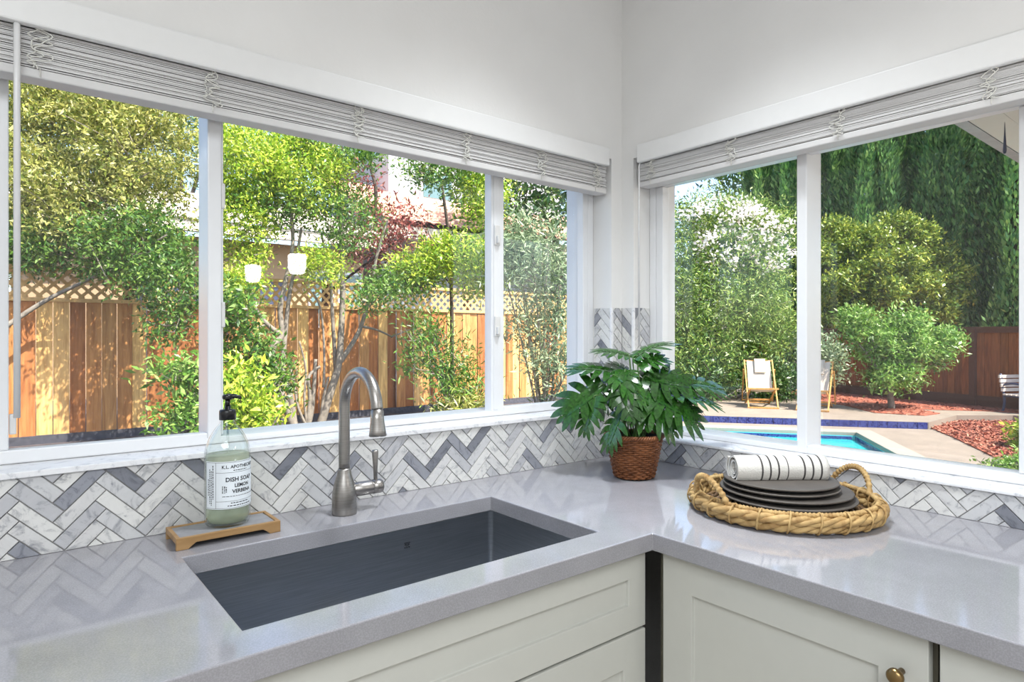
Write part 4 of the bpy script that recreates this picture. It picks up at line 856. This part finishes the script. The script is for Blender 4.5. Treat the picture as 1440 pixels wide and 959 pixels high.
for k, (pxx, dep, htpx, r, mt, sd, lab_) in enumerate(((250, 19.5, 150, 2.4, 'lf_blue', 31, 'tall blue-green tree rising behind the garage wing'), (640, 27, 195, 3.2, 'lf_blue', 32, 'tall blue-green tree rising behind the terracotta roof'), (20, 16.0, 230, 2.4, 'lf_dark', 33, 'dark green tree behind the large yellow-green tree'), (800, 15.0, 250, 2.3, 'lf_dark', 34, 'dark green tree standing behind the grey-green shrub'), (480, 26, 200, 2.6, 'lf_dark', 35, 'dark green tree rising behind the red maple'))):
    c = atd(pxx, htpx, dep); bs = (c.x, c.y, gz)
    tree('tall_tree', lab_, 'tree', bs, [('trunk', [bs, (c.x + .1, c.y, c.z * .5), T(c)], .16, .06), ('branch', [(c.x + .1, c.y, c.z * .5), (c.x - 1.0, c.y, c.z * .9)], .08, .03), ('branch', [(c.x + .1, c.y, c.z * .55), (c.x + 1.1, c.y, c.z)], .08, .03)], MT['bark_d'],
         [dict(mat=MT[mt], blobs=[((c.x, c.y, c.z + .3), (r, r * .8, r * .65)), ((c.x + r * .8, c.y, c.z - .5), (r * .7, r * .6, r * .5)), ((c.x - r * .8, c.y, c.z - .2), (r * .7, r * .6, r * .6)), ((c.x, c.y, c.z + r), (r * .8, r * .7, r * .6))], n=12000, size=.17, clump=.24, per=26, seed=sd)])
def bush(name, label, base, mat, blobs, n, size, seed, stems=6, clump=.09, asp=.36, mb='bark', group=None, cat='shrub'):
    rb = random.Random(seed); tr = []
    for k in range(stems):
        c, r = blobs[k % len(blobs)]; e_ = (c[0] + rb.uniform(-.7, .7) * r[0], c[1] + rb.uniform(-.7, .7) * r[1], c[2] + rb.uniform(-.3, .5) * r[2]); s0 = (base[0] + rb.uniform(-.08, .08), base[1] + rb.uniform(-.08, .08), base[2])
        tr.append(('stem', [s0, ((s0[0] + e_[0]) / 2 + rb.uniform(-.05, .05), (s0[1] + e_[1]) / 2, s0[2] * .4 + e_[2] * .6), e_], .016, .005))
    return tree(name, label, cat, base, tr, MT[mb], [dict(mat=MT[mat], blobs=blobs, n=n, size=size, clump=clump, per=24, seed=seed, asp=asp, shell=.2)], group)
def gb(px, Y, z=gz): p = pY(px, 560, Y); return (p.x, p.y, z)
bush('leafy_shrub', 'bright lime shrub growing low behind the soap bottle', gb(352, 5.4), 'lf_lime', [bl(352, 580, 6.0, .28, .25, .2), bl(335, 540, 6.1, .22, .2, .22)], 2600, .075, 41)
bush('leafy_shrub', 'mid-green shrub between the lime shrub and the multi-trunk tree', gb(352, 5.9), 'lf_mid', [bl(340, 490, 6.5, .3, .2, .35), bl(375, 530, 6.5, .25, .2, .3), bl(330, 430, 6.4, .2, .2, .25)], 3000, .075, 42)
bush('leafy_shrub', 'pale green shrub with spreading sprays below the yellow-green tree', gb(262, 5.6), 'lf_cit', [bl(255, 520, 5.9, .22, .18, .09), bl(262, 585, 5.8, .2, .18, .12), bl(280, 550, 5.9, .12, .12, .2)], 1500, .08, 43)
bush('wispy_shrub', 'wispy half-dry shrub with tangled pale twigs by the fence', gb(640, 5.9), 'lf_mid', [bl(625, 505, 7.4, .5, .3, .22), bl(640, 545, 7.3, .4, .3, .3), bl(600, 465, 7.5, .3, .2, .3)], 2600, .085, 44, 26, .1, .2)
bush('wispy_shrub', 'straw-coloured dry shrub low at the fence foot', gb(655, 5.7), 'lf_yel', [bl(655, 570, 7.3, .4, .25, .16)], 1500, .09, 45, 20, .08, .16)
pb = atd(765, 590, 7.8)
bush('grey_shrub', 'tall grey-green shrub with bare pale branches seen through the narrow sash', (pb.x, pb.y, gz), 'lf_grey', [bl(760, 370, 7.8, .6, .5, .6), bl(765, 470, 7.8, .5, .5, .5), bl(800, 540, 7.8, .4, .4, .4), bl(725, 340, 7.9, .3, .3, .4)], 9000, .09, 46, 16, .1, .2)
# ---- poolside planting
def gr(px, py, dep, z=GP): p = atd(px, py, dep); return (p.x, p.y, z)
ob = gr(1030, 560, 15.6)
ol = bush('oleander_hedge', 'tall oleander covered in white blossom behind the deck chairs', ob, 'lf_olea', [bl(1030, 400, 15.6, 1.9, 1.2, 1.7), bl(1000, 320, 15.8, 1.3, 1.0, .9), bl(1065, 330, 15.8, 1.1, .9, .9), bl(950, 420, 15.2, 1.2, 1.0, 2.0), bl(1080, 470, 15.3, 1.0, .8, 1.2), bl(1000, 500, 15.0, 1.5, .8, 1.0)], 62000, .12, 51, 10, .15, .22)
crown(ol, MT['flower'], [bl(1010, 305, 15.3, 1.2, .9, .45), bl(1060, 320, 15.3, 1.0, .8, .4), bl(1080, 350, 15.2, .5, .6, .5), bl(1020, 350, 15.0, 1.2, .5, .4)], 2600, .085, .1, 16, .7, .4, 52, .7, 'blossom')
bush('dense_hedge', 'dark dense hedge at the foot of the oleander', gr(1010, 560, 14.6), 'lf_dark', [bl(1000, 530, 14.7, 1.6, .5, .6), bl(1090, 540, 14.6, .8, .5, .5), bl(930, 500, 14.8, .8, .5, .9)], 14000, .1, 53, 6, .14, .35)
bush('grey_hedge', 'pale grey-green shrub between the second deck chair and the fence', gr(1150, 555, 15.0), 'lf_grey', [bl(1158, 510, 15.0, .6, .5, .6), bl(1130, 500, 15.2, .6, .5, .7)], 6000, .1, 54, 6, .12, .4)
for k, (pxx, dep, w) in enumerate(((1070, 21, .85), (1115, 20.5, .8), (1170, 20, .85), (1222, 19.6, .95), (1272, 19.2, .9), (1325, 18.6, 1.0), (1378, 18.0, 1.0), (1432, 17.4, 1.05), (1490, 16.8, 1.0), (1550, 16.2, 1.0))):
    dep += (.9, -.5, .6, -.7, .9, -.3, .8, -.6, .5, -.4)[k]; w *= (.95, .8, .9, 1.0, .78, .95, .85, 1.05, .8, 1)[k]; c = atd(pxx, 472, dep); bs = (c.x, c.y, -.3); g = np.random.default_rng(60 + k)
    root = thing('cypress_tree', ['Italian cypress column standing behind the stained fence'][0], 'tree', bs, 'cypress row behind the stained fence')
    mesh('trunk', *tube([bs, (c.x, c.y, 3), (c.x, c.y, 7.5)], [.16, .12, .03], 7), MT['bark_d'], root, True)
    n_ = 26000; z = g.random(n_) ** .9 * 9.5 - .1; a = g.random(n_) * 2 * PI; lob = .86 + .34 * np.sin(a * 6 + k * 2 + .9 * np.sin(z * .9 + k)) + .12 * np.sin(a * 13 + z * .8) + .10 * np.sin(z * 2.1 + a * 2 + k * 1.7); rr = w * lob * np.clip((z + .6) / 1.5, .35, 1) * np.clip((10.5 - z) / 6, .1, 1) * (.72 + .3 * g.random(n_))
    P = np.c_[c.x + rr * np.cos(a), c.y + rr * np.sin(a), z + bs[2] + .3]; d = np.c_[np.cos(a) * .35, np.sin(a) * .35, np.full(n_, 1.0)] + g.normal(size=(n_, 3)) * .3; d /= np.linalg.norm(d, axis=1)[:, None]
    nn = np.c_[np.cos(a), np.sin(a), np.zeros(n_)] + g.normal(size=(n_, 3)) * .5; nn -= d * (nn * d).sum(1)[:, None]; nn /= np.linalg.norm(nn, axis=1)[:, None]; s = np.cross(d, nn); L = (g.uniform(.10, .24, n_))[:, None]; wd = L * .17
    V = np.empty((n_, 4, 3)); V[:, 0] = P; V[:, 1] = P + d * L * .5 + s * wd; V[:, 2] = P + d * L; V[:, 3] = P + d * L * .5 - s * wd
    npmesh('foliage', V.reshape(-1, 3), np.arange(n_ * 4).reshape(-1, 4), MT['lf_cyp'], root, 'stuff')
for k, (pxx, dep, lab_) in enumerate(((1130, 27, 'dark backdrop tree rising behind the oleander and first cypresses'), (1330, 25, 'dark backdrop tree filling the gaps between the cypress columns'))):
    c = atd(pxx, 250, dep); bs = (c.x, c.y, -.3)
    tree('backdrop_tree', lab_, 'tree', bs, [('trunk', [bs, (c.x, c.y, 3), T(c)], .2, .08)], MT['bark_d'], [dict(mat=MT['lf_dark'], blobs=[((c.x, c.y, 4), (3.2, 1.8, 3.5)), ((c.x + 1.5, c.y - 1, 8), (3, 1.8, 3)), ((c.x - 1.5, c.y + 1, 8), (3, 1.8, 3))], n=15000, size=.26, clump=.3, per=26, seed=90 + k)])
lb_ = gr(1255, 560, 17.2, -.3); lt = lambda px, py: T(atd(px, py, 17.2))
tree('broadleaf_tree', 'broad olive-green tree in front of the cypress row', 'tree', lb_, [('trunk', [lb_, lt(1250, 480), lt(1240, 420), lt(1235, 360)], .14, .05), ('branch', [lt(1250, 470), lt(1290, 430), lt(1320, 380)], .07, .03), ('branch', [lt(1248, 470), lt(1200, 420), lt(1180, 370)], .07, .03)], MT['bark_d'],
     [dict(mat=MT['lf_loq'], blobs=[bl(x_, y_, 17.2 + d_, r_, r_ * .9, r_ * .62) for x_, y_, d_, r_ in ((1262, 318, .2, .5), (1290, 330, 0, .42), (1235, 335, -.2, .45), (1175, 325, .3, .5), (1200, 345, 0, .4), (1155, 360, .1, .5), (1225, 372, -.5, .5), (1275, 365, -.4, .48), (1318, 352, .2, .4), (1335, 385, 0, .45), (1300, 400, -.5, .5), (1250, 410, -.6, .5), (1190, 395, -.4, .5), (1160, 415, 0, .5), (1345, 415, .1, .36), (1325, 435, -.2, .45), (1275, 445, -.4, .45), (1215, 440, -.4, .45), (1170, 450, -.1, .45))], n=36000, size=.11, clump=.11, per=60, seed=71, asp=.42, shell=.6)])
cbs = (*zpt(1254, 574, mz2), mz2 - .02); cdp = (Vector(cbs) - CAM).dot(FW); cp = lambda px, py: T(atd(px, py, cdp))
tree('citrus_tree', 'small rounded citrus tree growing in the mulch before the fence', 'tree', cbs, [('trunk', [cbs, cp(1252, 555), cp(1250, 525)], .07, .05), ('branch', [cp(1251, 540), cp(1225, 505), cp(1205, 480)], .04, .012), ('branch', [cp(1252, 538), cp(1285, 510), cp(1315, 490)], .04, .012), ('branch', [cp(1252, 535), cp(1262, 490), cp(1275, 455)], .04, .012)], MT['bark'],
     [dict(mat=MT['lf_cit'], blobs=[bl(1262, 490, cdp, .6, .55, .45), bl(1225, 475, cdp, .5, .5, .4), bl(1305, 490, cdp, .5, .5, .4), bl(1280, 455, cdp, .4, .4, .3), bl(1255, 530, cdp - .2, .6, .5, .3), bl(1330, 480, cdp, .35, .35, .3), bl(1205, 450, cdp, .3, .35, .25)], n=13000, size=.1, clump=.1, per=36, seed=72, asp=.34, shell=.35)])
bush('golden_shrub', 'golden-leaved shrub beside the garden bench', (*zpt(1452, 578, mz), mz - .01), 'lf_yel', [bl(1446, 520, 13.4, .34, .3, .34), bl(1462, 555, 13.4, .35, .3, .45)], 2600, .09, 73, 5, .08, .5)
bush('round_shrub', 'rounded green shrub at the edge of the mulch bed', (*zpt(1466, 640, mz), mz - .01), 'lf_lime', [bl(1460, 618, 9.0, .25, .3, .36)], 2600, .08, 74, 5, .07, .5)
bush('ground_cover', 'low green ground cover at the corner of the deck', (*zpt(1420, 668, GD), GD - .01), 'lf_cit', [bl(1412, 662, 7.6, .28, .25, .1), bl(1440, 655, 7.7, .3, .25, .16)], 1800, .06, 75, 5, .05, .5)
# ================================================================== deck chairs
def deck_chair(label):
    """sling chair, local: x across, -y front, z up"""
    root = thing('deck_chair', label, 'chair', (0, 0, 0), 'deck chairs on the patio'); w = .28
    def rod(nm, P, Q, wd=.035, th=.025, mat='ash'): return mesh(nm, *beam(P, Q, wd, th, (1, 0, 0)), MT[mat], root)
    for s in (-1, 1):
        rod('long_rail', (s * w, -.50, .018), (s * w, .36, .95)); rod('seat_rail', (s * (w - .04), -.44, .40), (s * (w - .04), .52, .018)); rod('prop', (s * (w + .03), .20, .76), (s * (w + .03), .50, .06))
    mesh('front_foot', *beam((-w - .02, -.50, .018), (w + .02, -.50, .018), .036, .03), MT['ash'], root); mesh('back_foot', *beam((-w + .02, .50, .03), (w - .02, .50, .03), .036, .03), MT['ash'], root)
    mesh('top_bar', *beam((-w, .35, .935), (w, .35, .935), .03, .03), MT['ash'], root); mesh('seat_bar', *beam((-w - .02, -.44, .40), (w + .02, -.44, .40), .03, .03), MT['ash'], root); mesh('stretcher', *beam((-w + .03, .30, .115), (w - .03, .30, .115), .03, .025), MT['ash'], root); mesh('prop_bar', *beam((-w - .04, .49, .08), (w + .04, .49, .08), .03, .02), MT['ash'], root)
    P = smoothpath([(0, .345, .955), (0, .24, .80), (0, .10, .56), (0, -.04, .39), (0, -.20, .335), (0, -.36, .375), (0, -.45, .415)], 5); V, F = [], []; m = len(P)
    for p in P:
        for x, dz in ((-.235, 0), (-.12, -.012), (0, -.016), (.12, -.012), (.235, 0)): V.append((x, p.y, p.z + dz))
    for p in P:
        for x, dz in ((-.235, 0), (-.12, -.012), (0, -.016), (.12, -.012), (.235, 0)): V.append((x, p.y + .002, p.z + dz - .004))
    for i in range(m - 1):
        for k in range(4): q = i * 5 + k; F.append((q, q + 1, q + 6, q + 5)); q2 = q + 5 * m; F.append((q2 + 5, q2 + 6, q2 + 1, q2))
    mesh('sling', V, F, MT['canvas'], root, True)
    P2 = [(.345 + .02, .962), (.335, .972), (.30, .925), (.22, .795), (.16, .69)]; V, F = [], []
    for y, z in P2: V += [(-.085, y - .012, z + .012), (.135, y - .012, z + .012), (.135, y - .004, z + .002), (-.085, y - .004, z + .002)]
    for i in range(len(P2) - 1):
        for k in range(4): F.append((i * 4 + k, i * 4 + (k + 1) % 4, i * 4 + 4 + (k + 1) % 4, i * 4 + 4 + k))
    F += [(3, 2, 1, 0), (16, 17, 18, 19)]; mesh('head_towel', V, F, MT['terry'], root)
    return root
ch = deck_chair('folding wood and cream canvas deck chair in front of the oleander')
def cp_tree(o, parent=None):
    c = o.copy(); COL.objects.link(c); c.parent = parent
    for q in list(o.children): cp_tree(q, c)
    return c
ch2 = cp_tree(ch); ch2['label'] = 'folding wood and cream canvas deck chair beside the pale grey-green shrub'
def face(o, px, py, turn):
    p = Vector((*zpt(px, py, GP), GP)); o.location = p; d = Vector((CAM.x - p.x, CAM.y - p.y, 0)).normalized(); o.rotation_euler = (0, 0, math.atan2(d.y, d.x) + PI / 2 + turn)
face(ch, 1069, 571, .12); face(ch2, 1147, 575, -.12)
# ================================================================== bench
be = thing('garden_bench', 'slatted garden bench with cast-iron ends in the mulch', 'bench', (0, 0, 0))
for s in (-1, 1):
    x = s * .6; e_ = join(tube(smoothpath([(x, -.24, 0), (x, -.2, .2), (x, -.22, .42)], 4), .022, 8), tube(smoothpath([(x, .26, 0), (x, .2, .22), (x, .2, .42), (x, .27, .84)], 5), .022, 8), tube([(x, -.22, .41), (x, .2, .41)], .02, 8), tube(smoothpath([(x, .22, .62), (x, .02, .66), (x, -.2, .62), (x, -.23, .52), (x, -.2, .43)], 4), .02, 8))
    mesh('cast_end', *e_, MT['iron'], be, True)
for k in range(5): mesh('seat_slat', *boxes([(-.66, .66, -.25 + k * .09, -.18 + k * .09, .43, .455)]), MT['benchw'], be)
for k in range(4): mesh('back_slat', *beam((-.66, .20 + k * .018, .53 + k * .085), (.66, .20 + k * .018, .53 + k * .085), .03, .062), MT['benchw'], be)
bp = zpt(1418, 588, mz); bcx = Vector((bp[0], bp[1], mz + .004)) + RT * .66 + FW * .1; be.location = bcx; be.rotation_euler = (0, 0, math.atan2(RT.y, RT.x) + .25)
# ================================================================== roof overhang outside
eo = thing('roof_overhang', 'white painted patio roof corner with grey gutter outside the window', 'roof', (1.9, -3.0, 2.452))
V, F = [], []
soff = []
for k in range(24):
    y1 = -.405 - k * .15; soff.append(mesh('soffit_board', *boxes([(.205, 4.3, y1 - .148, y1, 2.46, 2.48)]), MT['soffit'], eo))
mesh('roof_deck', *boxes([(.205, 4.3, -4.0, -.40, 2.482, 2.56)]), MT['soffit'], eo)
gt = [(0, 0), (0, .085), (.09, .085), (.085, .03), (.06, .0)]
V = [(x, -.398 + a, 2.462 + c) for x in (.21, 4.38) for a, c in gt]; F = [(0, 1, 2, 3, 4), (9, 8, 7, 6, 5)] + [(i, (i + 1) % 5, 5 + (i + 1) % 5, 5 + i) for i in range(5)]
mesh('gutter', V, F, MT['gutter'], eo)
V = [(4.302 + a, y, 2.462 + c) for y in (-.31, -4.0) for a, c in gt]; mesh('gutter', V, [f[::-1] for f in F], MT['gutter'], eo)
mesh('eave_board', *boxes([(.205, .36, -.31, .36, 2.46, 2.56), (-5.2, .205, .205, .36, 2.46, 2.56)]), MT['soffit'], eo)
mesh('post', *boxes([(4.1, 4.22, -4.0, -3.88, -1.4, 2.46)]), MT['soffit'], eo)
hp = onp(1413, 172, 2, 2.458)
hk = mesh('hanging_ornament', *lathe([(.001, -.0), (.002, -.02), (.003, -.05), (.006, -.10), (.009, -.15), (.006, -.165), (.001, -.167)][::-1], 12, (hp.x, hp.y, 2.459)), MT['iron'], None, True)
tag(hk, 'slim dark ornament hanging from the white soffit', 'ornament')
# ================================================================== pendant lamps hanging in the room (mirrored in the sink window)
b = NB('lit_opal_glass'); b.pr(.3); b.col(C(240, 240, 240)); b.b.inputs['Emission Color'].default_value = (1, .98, .95, 1); b.b.inputs['Emission Strength'].default_value = 24; MT['opal'] = b.m
for k, (x, y) in enumerate(((-.56, -2.11), (-.54, -1.46))):
    lp_ = thing('pendant_lamp', 'opal glass pendant lamp mirrored in the sink window panes', 'lamp', (x, y, 1.64), 'pendant lamps over the counter')
    mesh('shade', *lathe([(.022, 1.64), (.036, 1.646), (.043, 1.67), (.046, 1.73), (.04, 1.74), (.012, 1.745)], 24, (x, y, 0)), MT['opal'], lp_, True)
    mesh('cord', *tube([(x, y, 1.742), (x, y, 2.73)], .003, 6), MT['black'], lp_); mesh('canopy', *lathe([(.05, 2.749), (.05, 2.735), (.01, 2.725)][::-1], 20, (x, y, 0)), MT['nickel'], lp_, True)
